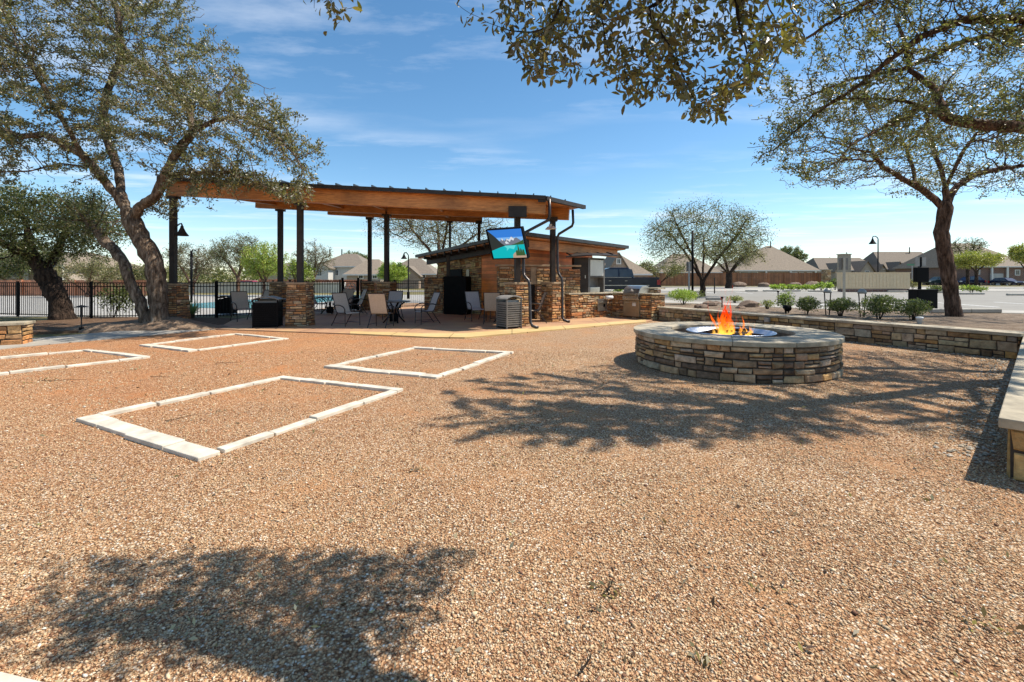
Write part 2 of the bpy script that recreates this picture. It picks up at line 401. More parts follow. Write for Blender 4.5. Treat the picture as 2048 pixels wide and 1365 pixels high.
# raised right-hand plateau: lawn, then bed, walk, parking lot
sheet('lawn_plateau', [(5.7, 17.1), (9.75, 8.6), (60, 6), (700, 60), (700, 900), (160, 900), (10, 46), (5.9, 26)], .395, GRASS, -.5)
sheet('planting_bed', [(5.75, 17.0), (9.7, 8.75), (30, 9.5), (30, 12.4), (17, 14.4), (10.8, 17.4), (8.2, 21), (6.0, 22)], .405, BED, .2)
sheet('side_walk', [(6.0, 22.05), (8.2, 21.05), (10.8, 17.45), (17, 14.45), (30, 12.45), (40, 11.5), (40, 14), (18.5, 15.8), (12, 18.8), (9.2, 22.8), (7, 26)], .415, CONC, .2)
sheet('parking_lot', [(7.2, 26), (9.2, 22.85), (12, 18.85), (18.5, 15.85), (40, 14.05), (90, 14), (90, 42), (50, 43.5), (9.5, 43.5)], .41, LOT, .2)
sheet('verge', [(9.6, 43.6), (50, 43.6), (95, 42.2), (110, 60), (11, 60)], .43, CONC, .2)
sheet('street', [(11, 60.1), (110, 60.1), (400, 64), (400, 74), (12, 72)], .412, LOT, .2)
for k, px in enumerate((1440, 1530, 1620, 1712, 1800, 1890, 1985)):
    pass
mbl = MB()
for k in range(9):
    x0 = 12 + k * 2.9
    mbl.obox((x0 + 1.2, 36.0, .413), (.12, 0, 0), (1.0, 5.0, 0), (0, 0, .003)); 
for k in range(7):
    x0 = 13.2 + k * 3.0; y0 = 18.9 - k * .45
    mbl.obox((x0, y0, .413), (.12, 0, 0), (1.2, 4.6, 0), (0, 0, .003))
tag(mbl.build('lot_markings', PAINT), kind='structure')

# mulch mound around the left oak (height field)
def mound(name, cx, cy, rx, ry, h, mat, n=34, base=.0):
    V = []; Fc = []
    for i in range(n + 1):
        for j in range(n + 1):
            u, v = i / n * 2 - 1, j / n * 2 - 1
            x, y = u * math.sqrt(1 - v * v / 2), v * math.sqrt(1 - u * u / 2); r = math.hypot(x, y)
            z = base + h * (1 - r * r) ** 1.2 * (1 + .25 * math.sin(5 * x + 3 * y)) if r < 1 else base - .05
            V.append((cx + x * rx, cy + y * ry, z + random.uniform(-.012, .012) - (.06 if r > .99 else 0)))
    for i in range(n):
        for j in range(n):
            a = i * (n + 1) + j; Fc.append((a, a + n + 1, a + n + 2, a + 1))
    mb = MB(); mb.add(V, Fc); o = mb.build(name, mat, smooth=True); return tag(o, kind='structure')
sheet('mulch_ground', [(-14.8, 12.35), (-10.3, 14.35), (-8.0, 14.9), (-8.4, 15.3), (-9.8, 17.5), (-13, 18.2), (-17, 18.2), (-18, 12)], .012, MULCH)
MOUNDM = groundmat('sunlit_mulch', [(.14, .09, .06), (.27, .185, .125), (.38, .28, .19)], 6, 38, .9, .04)  # mulch lightened so sunlight on the mound is part of its colour
mound('mulch_mound', -11.2, 14.1, 2.6, 1.0, .30, MOUNDM)

# ---------------------------------------------------------------- world, sun, camera
w = bpy.data.worlds.new('World'); sc.world = w; w.use_nodes = True; nt = w.node_tree
bg = nt.nodes['Background']
SUN_EL, SUN_AZ = math.radians(57), math.radians(6)     # AZ measured from +X towards +Y
sv = Vector((math.cos(SUN_EL) * math.cos(SUN_AZ), math.cos(SUN_EL) * math.sin(SUN_AZ), math.sin(SUN_EL)))
sky = nt.nodes.new('ShaderNodeTexSky'); sky.sky_type = 'NISHITA'; sky.sun_disc = False
sky.sun_elevation = SUN_EL; sky.sun_rotation = PI / 2 - SUN_AZ; sky.air_density = .9; sky.dust_density = .25; sky.ozone_density = 1.4
tc = nt.nodes.new('ShaderNodeTexCoord')
sp = nt.nodes.new('ShaderNodeSeparateXYZ'); nt.links.new(tc.outputs['Generated'], sp.inputs[0])
mxz = nt.nodes.new('ShaderNodeMath'); mxz.operation = 'MAXIMUM'; mxz.inputs[1].default_value = .04; nt.links.new(sp.outputs[2], mxz.inputs[0])
dv = nt.nodes.new('ShaderNodeVectorMath'); dv.operation = 'DIVIDE'; cbz = nt.nodes.new('ShaderNodeCombineXYZ')
for i in range(3): nt.links.new(mxz.outputs[0], cbz.inputs[i])
nt.links.new(tc.outputs['Generated'], dv.inputs[0]); nt.links.new(cbz.outputs[0], dv.inputs[1])
mp = nt.nodes.new('ShaderNodeMapping'); mp.inputs['Scale'].default_value = (.7, 1.5, 0); mp.inputs['Rotation'].default_value = (0, 0, math.radians(-14)); mp.inputs['Location'].default_value = (5.3, 2.9, 0)
nt.links.new(dv.outputs[0], mp.inputs['Vector'])
cn = noise(nt, mp.outputs[0], .75, 9, .62); cn2 = noise(nt, mp.outputs[0], .33, 3, .5)
cm = mul(nt, ramp(nt, cn, [(.48, (0,) * 3), (.76, (1,) * 3)]), ramp(nt, cn2, [(.40, (0,) * 3), (.55, (1,) * 3)]))
hs = nt.nodes.new('ShaderNodeHueSaturation'); hs.inputs['Saturation'].default_value = 1.2; hs.inputs['Value'].default_value = 1.0; hs.inputs['Hue'].default_value = .492; nt.links.new(sky.outputs[0], hs.inputs['Color'])
cmix = nt.nodes.new('ShaderNodeMix'); cmix.data_type = 'RGBA'
fm = nt.nodes.new('ShaderNodeMath'); fm.operation = 'MULTIPLY'; fm.inputs[1].default_value = .75
nt.links.new(cm, fm.inputs[0]); nt.links.new(fm.outputs[0], cmix.inputs[0]); nt.links.new(hs.outputs[0], cmix.inputs[6]); cmix.inputs[7].default_value = (6.2, 6.6, 7.2, 1)
nt.links.new(cmix.outputs[2], bg.inputs['Color']); bg.inputs['Strength'].default_value = .13
sl = bpy.data.lights.new('sun', 'SUN'); sl.energy = 5.0; sl.angle = math.radians(.53); sl.color = (1, .93, .82)
so = bpy.data.objects.new('sun', sl); COL.objects.link(so); so.rotation_euler = sv.to_track_quat('Z', 'Y').to_euler(); so.location = (20, 0, 30)
cam = bpy.data.cameras.new('camera'); co = bpy.data.objects.new('camera', cam); COL.objects.link(co); sc.camera = co
cam.lens = 16; cam.sensor_width = 36; cam.shift_y = -.0598; cam.clip_end = 3000; cam.clip_start = .05
co.location = (0, 0, H0); co.rotation_euler = (PI / 2, 0, 0)
sc.view_settings.view_transform = 'Standard'; sc.view_settings.look = 'None'; sc.view_settings.exposure = .50
sc.render.engine = 'CYCLES'

# ---------------------------------------------------------------- trees
def colonize(limbs, att, step, di, dk, maxit=90, jit=.25, rng=None, droop=0):
    """limbs: polylines (first one starts the tree; others start at their nearest node). Returns positions, parents."""
    P = []; par = []
    for li, ln in enumerate(limbs):
        ln = [np.array(p, float) for p in ln]
        if li == 0: P.append(ln[0]); par.append(-1); cur = 0
        else:
            d = np.linalg.norm(np.array(P) - ln[0], axis=1); cur = int(d.argmin())
            if d[cur] > step * .5: ln = [P[cur]] + ln
        for a, b in zip(ln[:-1], ln[1:]):
            n = max(1, int(round(np.linalg.norm(b - a) / step)))
            for q in range(1, n + 1):
                w_ = rng.normal(0, step * .05, 3)
                P.append(a + (b - a) * q / n + w_); par.append(cur); cur = len(P) - 1
    A = np.array(att); P = [np.array(p) for p in P]
    def dist(ids):
        Q = np.array([P[i] for i in ids]); D = ((A[:, None, :] - Q[None]) ** 2).sum(2); k = D.argmin(1)
        return np.sqrt(D[np.arange(len(A)), k]), np.array(ids)[k]
    nd_, ni = dist(list(range(len(P)))) if len(P) * len(A) < 3e6 else dist(list(range(len(P))))
    cnt = {}
    for it in range(maxit):
        ok = nd_ < di
        if not ok.any(): break
        vec = np.zeros((len(P), 3)); idx = ni[ok]; d = A[ok] - np.array(P)[idx]; d /= np.linalg.norm(d, axis=1)[:, None] + 1e-9
        np.add.at(vec, idx, d); new = []
        for i in np.unique(idx):
            if cnt.get(i, 0) >= 3: continue
            v = vec[i]; l = np.linalg.norm(v)
            if l < 1e-6: continue
            v = v / l + rng.normal(0, jit, 3); v[2] -= droop; v /= np.linalg.norm(v)
            P.append(P[i] + v * step); par.append(i); new.append(len(P) - 1); cnt[i] = cnt.get(i, 0) + 1
        if not new: break
        d2, i2 = dist(new); b = d2 < nd_; nd_ = np.where(b, d2, nd_); ni = np.where(b, i2, ni)
        keep = nd_ > dk; A = A[keep]; nd_ = nd_[keep]; ni = ni[keep]
        if len(A) == 0: break
    return np.array(P), np.array(par)

def treemesh(name, P, par, R, r0, parent, mat, nside=6, gnarl=.0, rng=None, maxe=2.9, flare=1.35, col=None, pw=1.3):
    n = len(P); ch = [[] for _ in range(n)]
    for i in range(1, n): ch[par[i]].append(i)
    tips = np.zeros(n)
    for i in range(n - 1, -1, -1):
        tips[i] = 1 if not ch[i] else sum(tips[c] for c in ch[i])
    e = max(1.5, min(maxe, math.log(max(tips[0], 2)) / math.log(R / r0)))
    acc = np.zeros(n)
    for i in range(n - 1, -1, -1):
        acc[i] = r0 ** e if not ch[i] else sum(acc[c] for c in ch[i]) + (r0 * .12) ** e
    rad = acc ** (1 / e); rad *= min(1.0, R / rad[0]) if rad[0] > R else 1
    s_ = (np.log(rad / r0) / max(1e-6, math.log(rad[0] / r0))); rad = r0 * (R / r0) ** (s_ ** pw)
    main = [max(c, key=lambda q: rad[q]) if c else -1 for c in ch]
    dirs = np.zeros((n, 3)); 
    for i in range(n):
        p = P[par[i]] if par[i] >= 0 else P[i]; q = P[main[i]] if main[i] >= 0 else P[i]
        d = q - p; l = np.linalg.norm(d); dirs[i] = d / l if l > 1e-9 else (0, 0, 1)
    ref = np.array((.36, .21, .17)); 
    V = []; Fc = []; ringof = {}; weld = {}
    th = np.arange(nside) * 2 * PI / nside
    def ring(c, d, r):
        a = ref - d * ref.dot(d)
        if np.linalg.norm(a) < .05: a = np.array((0, 0, 1.)) - d * d[2]
        a /= np.linalg.norm(a); b = np.cross(d, a)
        rr = r * (1 + rng.normal(0, gnarl, nside)) if gnarl and r > .04 else r * np.ones(nside)
        V.append(c + (np.cos(th)[:, None] * a + np.sin(th)[:, None] * b) * rr[:, None]); return len(V) - 1
    for i in range(n):
        r = rad[i]
        if i < 3: r *= (flare, 1 + (flare - 1) * .5, 1 + (flare - 1) * .2)[i]
        ringof[i] = ring(P[i], dirs[i], r)
        if par[i] >= 0:
            p = par[i]
            if main[p] == i: a = ringof[p]
            else:
                d = P[i] - P[p]; d /= np.linalg.norm(d) + 1e-9; a = ring(P[p], d, min(rad[i] * 1.25, rad[p] * .95))
                ra, rp = V[a], V[ringof[p]]; dd = ((ra[:, None] - rp[None]) ** 2).sum(2); ja, kp = divmod(int(dd.argmin()), nside)
                weld[a * nside + ja] = ringof[p] * nside + kp
            b = ringof[i]
            for j in range(nside):
                k = (j + 1) % nside; Fc.append((a * nside + j, a * nside + k, b * nside + k, b * nside + j))
    VV = np.vstack(V); FF = np.array(Fc); mp_ = np.arange(len(VV))
    for k_, v_ in weld.items(): mp_[k_] = v_
    FF = mp_[FF]; us = np.unique(FF); inv = np.zeros(len(VV), int); inv[us] = np.arange(len(us))
    o = npmesh(name, VV[us], inv[FF], mat, parent, smooth=True)
    return o, rad, [i for i in range(n) if not ch[i]], ch

def leafcloud(name, C, size, pal, mat, parent, rng, aspect=.42, up=.35, sizevar=.35, per=None):
    """C: leaf centres. one folded leaf blade each"""
    n = len(C); d = rng.normal(0, 1, (n, 3)); d[:, 2] += up; d /= np.linalg.norm(d, axis=1)[:, None]
    q = rng.normal(0, 1, (n, 3)); sd = np.cross(d, q); sd /= np.linalg.norm(sd, axis=1)[:, None] + 1e-9; nn = np.cross(sd, d)
    L = size * (1 + rng.uniform(-sizevar, sizevar, n))[:, None]; W = L * aspect * .5
    v0 = C; v1 = C + d * L * .45 + sd * W + nn * L * .06; v2 = C + d * L; v3 = C + d * L * .45 - sd * W + nn * L * .06
    V = np.stack([v0, v1, v2, v3], 1).reshape(-1, 3); Fc = np.arange(n * 4).reshape(n, 4)
    pal = np.array(pal); c = pal[rng.integers(0, len(pal), n)] * rng.uniform(.7, 1.35, (n, 1))
    return npmesh(name, V, Fc, mat, parent, np.repeat(c, 4, 0))

def blobs(bl, n, rng):
    """random points in ellipsoids: (centre, radii, weight), shell biased"""
    wsum = sum(b[2] for b in bl); out = []
    for c, r, w_ in bl:
        k = int(n * w_ / wsum); u = rng.normal(0, 1, (k, 3)); u /= np.linalg.norm(u, axis=1)[:, None]
        rr = rng.uniform(0, 1, (k, 1)) ** (1 / 3.2)
        out.append(np.array(c) + u * rr * np.array(r))
    return np.vstack(out)
def leafcentres(P, idx, k, spread, rng, par=None):
    I = np.repeat(np.array(idx), k); C = P[I].copy()
    if par is not None:
        t = rng.uniform(0, 1, (len(I), 1)); C = C * (1 - t) + P[np.maximum(par[I], 0)] * t
    return C + rng.normal(0, spread, (len(I), 3))

OAKP = [(.12, .12, .045), (.18, .165, .07), (.26, .22, .115), (.09, .095, .035), (.32, .27, .16), (.15, .14, .055)]
DARKP = [(.045, .065, .02), (.07, .09, .03), (.10, .12, .04), (.13, .14, .055)]
LIMEP = [(.26, .34, .05), (.34, .42, .08), (.20, .28, .05), (.40, .45, .12)]
YELP = [(.34, .33, .07), (.26, .28, .06), (.42, .38, .10), (.22, .24, .06)]
GREYP = [(.15, .135, .085), (.20, .18, .12), (.12, .11, .065), (.25, .22, .15)]
MIDP = [(.10, .12, .045), (.14, .16, .06), (.18, .18, .08)]

def tree(name, label, limbs, att, step, di, dk, R, r0, kleaf, spread, lsize, pal, seed, bark=BARK, cat='tree', group=None, nside=6, gnarl=.05, leafm=None, jit=.25, aspect=.42, rmax=3.0, maxe=2.9, flare=1.35, droop=0, maxit=120, up=.35, pw=1.3, clump=0, dense=0):
    rng = np.random.default_rng(seed)
    base = limbs[0][0]
    t = thing(name, label, cat, base, 0, group)
    limbs = [[tuple(np.array(p) - np.array(base)) for p in l] for l in limbs]; A = np.array(att) - np.array(base)
    P, par = colonize(limbs, A, step, di, dk, maxit, jit, rng, droop)
    o, rad, tips, ch = treemesh('trunk', P, par, R, r0, t, bark, nside, gnarl, rng, maxe, flare, pw=pw)
    idx = [i for i in range(len(P)) if rad[i] < r0 * rmax]
    idx = np.array(idx); Q = P[idx] * clump; nv_ = np.sin(Q[:, 0] * 1.7 + 2 * np.sin(Q[:, 1] * 1.3)) + np.sin(Q[:, 1] * 2.1 + 1.6 * np.sin(Q[:, 2] * 1.9)) + np.sin(Q[:, 2] * 2.7 + 1.3 * np.sin(Q[:, 0] * 1.1))
    if clump: idx = np.concatenate([idx[nv_ > -.55], idx[nv_ > .2], idx[nv_ > .9], idx[::3]])
    if dense: Zs = P[idx][:, 2] + base[2]; Ys = P[idx][:, 1] + base[1]; up_ = idx[Zs > 1.5 + .64 * Ys]; idx = np.concatenate([idx] + [up_] * dense)  # leaves repeated out of view above the frame, added to deepen the ground shadow
    C = leafcentres(P, idx, kleaf, spread, rng, par)
    leafcloud('crown', C, lsize, pal, leafm or LEAF, t, rng, aspect, up)
    print('TREE', label[:40], len(P), len(idx), len(C))
    return t, len(P), len(C)

# --- 1: big oak on the left
D1 = 14.0
q = lambda px, py, d=D1: PD(px, py, d)
limbs = [[(X(318, D1), D1, .1), q(317, 600), q(315, 560), q(308, 525), q(291, 493), q(273, 462), q(255, 425), q(228, 385), q(195, 345), q(165, 310, 13.6), q(140, 265, 13.2), q(100, 200, 13), q(60, 120, 12.8)],
         [q(255, 425), q(242, 385, 14.2), q(238, 340, 14.6), q(222, 300, 15), q(205, 250, 15.2), q(215, 180, 15.4), q(245, 110, 15.2), q(235, 20, 15), q(190, -80, 14.8)],
         [q(262, 440), q(282, 412, 13.8), q(312, 395, 13.5), q(330, 350, 13.4), q(352, 308, 13.2), q(385, 265, 13), q(430, 240, 12.8), q(490, 235, 12.6), q(545, 265, 12.5)],
         [q(385, 265, 13), q(378, 215, 13.2), q(330, 165, 13.6), q(265, 115, 13.8), q(225, 60, 14)],
         [q(545, 265, 12.5), q(590, 310, 12.5), q(610, 350, 12.5)],
         [q(185, 335, 13.8), q(120, 328, 13.4), q(60, 342, 13), q(0, 345, 12.8)],
         [q(165, 310, 13.6), q(90, 270, 13.4), q(40, 275, 13.2), q(-40, 240, 13)],
         [q(330, 350, 13.4), q(395, 345, 12.8), q(460, 345, 12.4), q(520, 370, 12.2), q(570, 390, 12.2)],
         [q(430, 240, 12.8), q(440, 190, 13), q(470, 150, 13.2)]]
rng0 = np.random.default_rng(5)
bl = [(q(215, 110, 14), (4.0, 3.0, 2.6), 2.6), (q(40, 160, 13.3), (3.4, 3, 3.2), 2.4), (q(-140, 150, 13.5), (3, 3, 3.4), 1.0), (q(400, 240, 13.2), (2.6, 2.4, 1.9), 1.8), (q(520, 300, 12.8), (1.9, 2.0, 1.5), 1.5),
      (q(425, 320, 12.6), (2.4, 1.8, .7), .4), (q(590, 385, 12.3), (.75, .8, .55), .35), (q(160, -120, 14), (4, 3, 2.2), 1.4), (q(80, 310, 13.2), (2.2, 2, .7), .5), (q(420, 410, 12.6), (1.4, 1.0, .3), .07), (q(600, 400, 12.2), (.6, .6, .35), .15), (q(330, 420, 14), (.9, .8, .35), .1)]
att = blobs(bl, 15000, rng0)
tree('oak_tree', 'big gnarled live oak with forked trunk in front of the left pavilion pier', limbs, att, .17, 2.6, .22, .255, .0055, 10, .06, .088, OAKP + GREYP + GREYP[:2] + MIDP[:1], 11, BARK, nside=8, gnarl=.07, jit=.33, rmax=2.6, maxe=2.4, clump=1.3)
# the broken second stem growing from the same root
rng = np.random.default_rng(3)
lim = [[(X(296, 13.9), 13.9, .1), q(281, 605, 13.9), q(263, 575, 13.9), q(256, 545, 13.9), q(246, 520, 14.0), q(228, 500, 14.2), q(205, 478, 14.5), q(185, 450, 14.7), q(160, 430, 14.9)], [q(258, 553, 13.9), q(267, 538, 13.8), q(271, 526, 13.8)]]
att = blobs([(q(180, 430, 15), (1.5, 1.4, 1.0), 1)], 700, rng0)
tree('oak_tree', 'leaning second oak stem with a broken stub at the foot of the big forked oak', lim, att, .2, 2, .25, .155, .007, 30, .14, .09, DARKP + OAKP, 12, BARK, nside=8, gnarl=.09, rmax=2.4, maxe=2.2)
# --- 2: dark evergreen oak far left
D2 = 17.2
lim = [[(X(128, D2), D2, -.05), q(118, 600, D2), q(104, 575, D2), q(90, 550, D2), q(72, 522, D2), q(60, 490, D2), q(50, 440, D2)], [q(90, 550, D2), q(108, 520, D2 + .3), q(125, 480, D2 + .4), q(140, 440, D2)], [q(72, 522, D2), q(30, 500, D2 - .5), q(-20, 470, D2 - 1)]]
att = blobs([(q(110, 440, D2), (2.6, 2.2, 1.35), 2), (q(20, 450, D2), (2.6, 2.4, 1.8), 2), (q(195, 470, 17.6), (1.2, 1.4, 1.1), .7), (q(-90, 450, D2), (2.4, 2.4, 1.8), 1)], 4000, rng0)
tree('oak_tree', 'bushy dark green oak with leaning blackish trunk behind the iron fence at far left', lim, att, .2, 3, .25, .32, .006, 42, .15, .10, DARKP + OAKP[:2], 13, BARKD, nside=8, gnarl=.08, rmax=2.6, maxe=2.5, leafm=LEAF)
# --- 3: oak in the bed on the right
D3 = 13.65
q3 = lambda px, py, d=D3: PD(px, py, d)
lim = [[(X(1908, D3), D3, .36), q3(1904, 590), q3(1898, 560), q3(1893, 525), q3(1886, 495), q3(1882, 465), q3(1888, 435), q3(1893, 405), q3(1890, 370), q3(1880, 335), q3(1868, 305), q3(1858, 260), q3(1850, 215)],
       [q3(1885, 415), q3(1868, 398), q3(1838, 375, 13.4), q3(1800, 355, 13.2), q3(1765, 335, 13), q3(1745, 305, 12.8)],
       [q3(1832, 372, 13.4), q3(1826, 340, 13.6), q3(1815, 305, 13.8), q3(1800, 270, 14)],
       [q3(1895, 400), q3(1915, 372, 13.8), q3(1950, 350, 14), q3(2000, 338, 14), q3(2060, 330, 14)],
       [q3(1888, 385), q3(1905, 345, 13.2), q3(1925, 305, 13), q3(1950, 270, 12.8)]]
att = blobs([((12.6, 13.6, 6.0), (4.6, 3.4, 2.0), 3), ((9.6, 13.2, 5.0), (2.3, 2.2, .9), .8), ((15.5, 13.8, 5.4), (2.4, 2.6, 1.5), 1), ((13.2, 13.2, 4.3), (1.2, 1.2, .35), .12)], 8000, rng0)
tree('oak_tree', 'slender oak with bare spreading limbs rising from the planting bed at right', lim, att, .17, 3, .24, .18, .005, 5, .06, .075, OAKP + GREYP, 14, BARKR, nside=10, gnarl=.03, jit=.36, rmax=2.2, maxe=2.3, flare=1.22, clump=1.5)
# --- 4: near oak off to the right, its limbs over the fire pit
q4 = lambda px, py, d=8.0: PD(px, py, d)
lim = [[(12.6, 7.2, .3), (12.5, 7.2, 1.6), (12.1, 7.2, 2.8), (11.2, 7.4, 3.7), (10.2, 7.7, 4.05), q4(2050, 256), q4(1965, 250), q4(1895, 238), q4(1842, 214), q4(1800, 201), q4(1740, 197), q4(1680, 199), q4(1620, 225, 8.1)],
       [(11.6, 7.3, 3.4), (11.2, 7.0, 4.8), (10.2, 6.9, 5.7), q4(2050, 38, 7.5), q4(1925, 40, 7.3), q4(1840, 75, 7.2), q4(1780, 120, 7.2), q4(1720, 170, 7.3), q4(1640, 220, 7.5), q4(1560, 290, 7.7)],
       [q4(2050, 52, 7.5), q4(1925, 84, 7.8), q4(1878, 107, 8), q4(1800, 140, 8.2), q4(1700, 160, 8.4), q4(1600, 200, 8.4)],
       [q4(1895, 238), q4(1872, 180, 8.3), q4(1820, 140, 8.5), q4(1810, 90, 8.6), q4(1790, 30, 8.6)],
       [q4(1822, 232), q4(1760, 258, 7.8), q4(1700, 292, 7.6), q4(1680, 320, 7.6), q4(1610, 360, 7.7)],
       [(10.2, 6.9, 5.7), (8.6, 6.2, 6.3), (6.6, 5.7, 6.2), (5.0, 5.4, 5.8), (3.4, 5.3, 5.3)],
       [(10.2, 6.9, 5.7), (9.6, 5.9, 6.1), (8.8, 5.2, 6.3)],
       [(6.6, 5.7, 6.2), q4(1650, 52, 6.6), q4(1610, 80, 6.8), q4(1565, 96, 6.9), q4(1540, 150, 7)]]
att = blobs([((4.5, 5.3, 5.1), (1.8, .85, .7), 1.0), ((6.8, 6.4, 5.6), (2.4, 1.7, 1.1), 1.6), ((8.6, 8.4, 5.4), (3, 2.4, 1.7), 2.0), ((6.3, 7.8, 4.7), (2.3, 1.3, 1.05), 1.7), ((5.0, 7.9, 3.75), (1.1, .9, .45), .35), ((11.5, 7.6, 6), (2.5, 3, 1.8), 1), ((5.6, 6.6, 6.4), (2.6, 1.6, .8), .9), ((5.5, 5.2, 6.5), (2.5, .9, .6), 1.4), ((9.2, 5.1, 6.2), (2.4, .9, .7), 1.2)], 19000, rng0)
tree('oak_tree', 'large oak reaching in from the right edge with thick limbs over the fire pit', lim, att, .115, 1.8, .155, .33, .003, 6, .04, .060, OAKP + MIDP, 15, BARKR, nside=7, gnarl=.06, jit=.33, rmax=2.5, maxe=2.5, pw=1.25, clump=1.9, dense=3)
# --- 5: hanging foliage close to the camera, from an oak behind it
q5 = lambda px, py, d=2.25: PD(px, py, d)
lim = [[(6.0, -3.2, 0), (5.9, -3.1, 1.5), (5.5, -2.7, 2.8), (4.6, -1.6, 3.7), (3.4, -.1, 4.1), (2.3, 1.3, 3.9), (1.6, 2.1, 3.5), (1.1, 2.3, 3.15), (.7, 2.35, 2.9)],
       [(1.8, 1.9, 3.6), (.9, 2.2, 3.5), (.2, 2.2, 3.3), q5(1130, -10), q5(1100, 55), q5(1060, 65), q5(1020, 62), q5(975, 45), q5(940, 28), q5(915, 10)],
       [q5(1060, 65), q5(1035, 95), q5(1003, 108)], [q5(1010, 64), q5(1040, 110), q5(1058, 148)],
       [(.2, 2.2, 3.3), (-.4, 2.2, 3.3), (-.75, 2.25, 3.05), q5(655, -10), q5(672, 15)],
       [(.7, 2.35, 2.9), q5(1350, 120), q5(1390, 200)], [(1.1, 2.3, 3.15), q5(1480, 60), q5(1500, 130)], [(.6, 2.3, 3.2), q5(1200, 20), q5(1220, 120)]]
pts = []
rng = np.random.default_rng(21)
while len(pts) < 2600:
    px, py, d = rng.uniform(1010, 1620), rng.uniform(-260, 245), rng.uniform(1.95, 2.75)
    low = np.interp(px, [1010, 1040, 1100, 1160, 1200, 1260, 1330, 1400, 1450, 1520, 1560, 1620], [30, 120, 150, 185, 110, 205, 190, 235, 225, 150, 110, 60])
    g3 = math.sin(px * .021 + d * 5) * math.sin(py * .027 + px * .006 - d * 4)
    if py < low + 12 and g3 > -.38: pts.append(PD(px, py, d))
pts += [PD(rng.uniform(610, 735), rng.uniform(-70, 38), rng.uniform(2.1, 2.4)) for _ in range(60)]
pts = np.array(pts)
def near():
    rng = np.random.default_rng(33); base = lim[0][0]
    t = thing('oak_tree', 'oak branch hanging into the top of the picture with large dull green leaves', 'tree', base)
    L = [[tuple(np.array(p) - np.array(base)) for p in l] for l in lim]
    P, par = colonize(L, pts - np.array(base), .045, .7, .058, 110, .32, rng, .05)
    o, rad, tips, ch = treemesh('trunk', P, par, .24, .0011, t, BARKD, 5, .05, rng, 3.2, 1.2, pw=2.1)
    idx = [i for i in range(len(P)) if rad[i] < .0032 and P[i][2] + base[2] > 1.9]
    C = leafcentres(P, idx, 3, .022, rng, par); n = len(C); print('NEAR', len(P), n)
    # six-point leaf blades with a fold
    d = rng.normal(0, 1, (n, 3)); d[:, 2] -= .7; d /= np.linalg.norm(d, axis=1)[:, None]
    sd = np.cross(d, rng.normal(0, 1, (n, 3))); sd /= np.linalg.norm(sd, axis=1)[:, None]; nn = np.cross(sd, d)
    Ls = rng.uniform(.030, .058, (n, 1)); W = Ls * rng.uniform(.17, .23, (n, 1))
    prof = [(0, 0, 0), (.25, .75, .3), (.55, 1, .45), (.85, .55, .25), (1, 0, -.25), (.85, -.55, .25), (.55, -1, .45), (.25, -.75, .3), (.5, 0, 0)]
    V = np.stack([C + d * Ls * a + sd * W * b + nn * W * c for a, b, c in prof], 1)
    k = np.arange(n)[:, None] * 9
    T = np.concatenate([k + np.array([[a, b, 8]]) for a, b in ((0, 1), (1, 2), (2, 3), (3, 4), (4, 5), (5, 6), (6, 7), (7, 0))])
    pal = np.array([(.12, .10, .035), (.16, .13, .045), (.09, .08, .035), (.20, .155, .055), (.14, .105, .06), (.11, .11, .035)])
    c = pal[rng.integers(0, 6, n)] * rng.uniform(.7, 1.35, (n, 1))
    npmesh('crown', V.reshape(-1, 3), T, LEAFN, t, np.repeat(c, 9, 0), smooth=False)
near()

# --- background trees
def bgtree(label, px, D, z0, top, cw, bot, pal, seed, k=5, natt=500, bark=BARKR, ls=None, group='background trees', name='oak_tree', lean=0, R=None, fl=.95):
    x = X(px, D); zt = Z(top, D); zb = Z(bot, D); rw = cw * D / F / 2; rng = np.random.default_rng(seed)
    h = zt - z0; zc = (zt + zb) / 2; rz = (zt - zb) / 2
    f = z0 + (zb - z0) * fl
    l0 = [(x, D, z0), (x + lean * .3, D, z0 + (f - z0) * .5), (x + lean, D, f)]
    ls_ = [l0]
    for a in range(4):
        an = a * PI / 2 + rng.uniform(0, 1.2)
        e = (x + math.cos(an) * rw * .5, D + math.sin(an) * rw * .5, zc + rng.uniform(-.2, .35) * rz)
        m_ = (x + lean + math.cos(an) * rw * .22, D + math.sin(an) * rw * .2, (f + e[2]) / 2)
        ls_.append([(x + lean, D, f), m_, e])
    bl = [((x, D, zc + rz * .12), (rw * .9, rw * .8, rz * .85), 2)]
    for a in range(5):
        an = rng.uniform(0, 2 * PI); bl.append(((x + math.cos(an) * rw * .55, D + math.sin(an) * rw * .4, zc + rng.uniform(-.35, .45) * rz), (rw * .45, rw * .45, rz * .5), .6))
    att = blobs(bl, int(natt * 3), rng)
    sc_ = rw / 4.0
    tree(name, label, ls_, att, .22 * sc_ + .03, rw * 1.3, .26 * sc_ + .03, R or max(.12, h * .03), .006 + D * .00022, k * 3, .16 * sc_ + .06, (ls or (.08 + D * .0016)) * .85, pal, seed + 50, bark, group=group, nside=5, jit=.36, rmax=2.3, maxe=2.4)
bgtree('round-headed sparse oak standing beside the sign post across the lot, right of the grills', 1405, 30, .4, 392, 270, 545, OAKP + MIDP, 101, 9, 3600, BARKD, ls=.11, R=.17, fl=.62)
bgtree('brownish oak with low crown in front of the brown fence behind the round-headed oak', 1458, 58, .4, 470, 150, 548, OAKP + GREYP, 102, 6, 500, BARKD, ls=.2, R=.4)
bgtree('wide bare-limbed oak rising behind the bar hut roof', 880, 30, 0, 398, 330, 515, OAKP + GREYP, 103, 7, 3600, BARKD, ls=.10, R=.20, fl=.8)
bgtree('grey twiggy oak behind the left lamp arm, between pavilion posts', 385, 46, 0, 478, 120, 575, GREYP, 104, 6, 420, ls=.17)
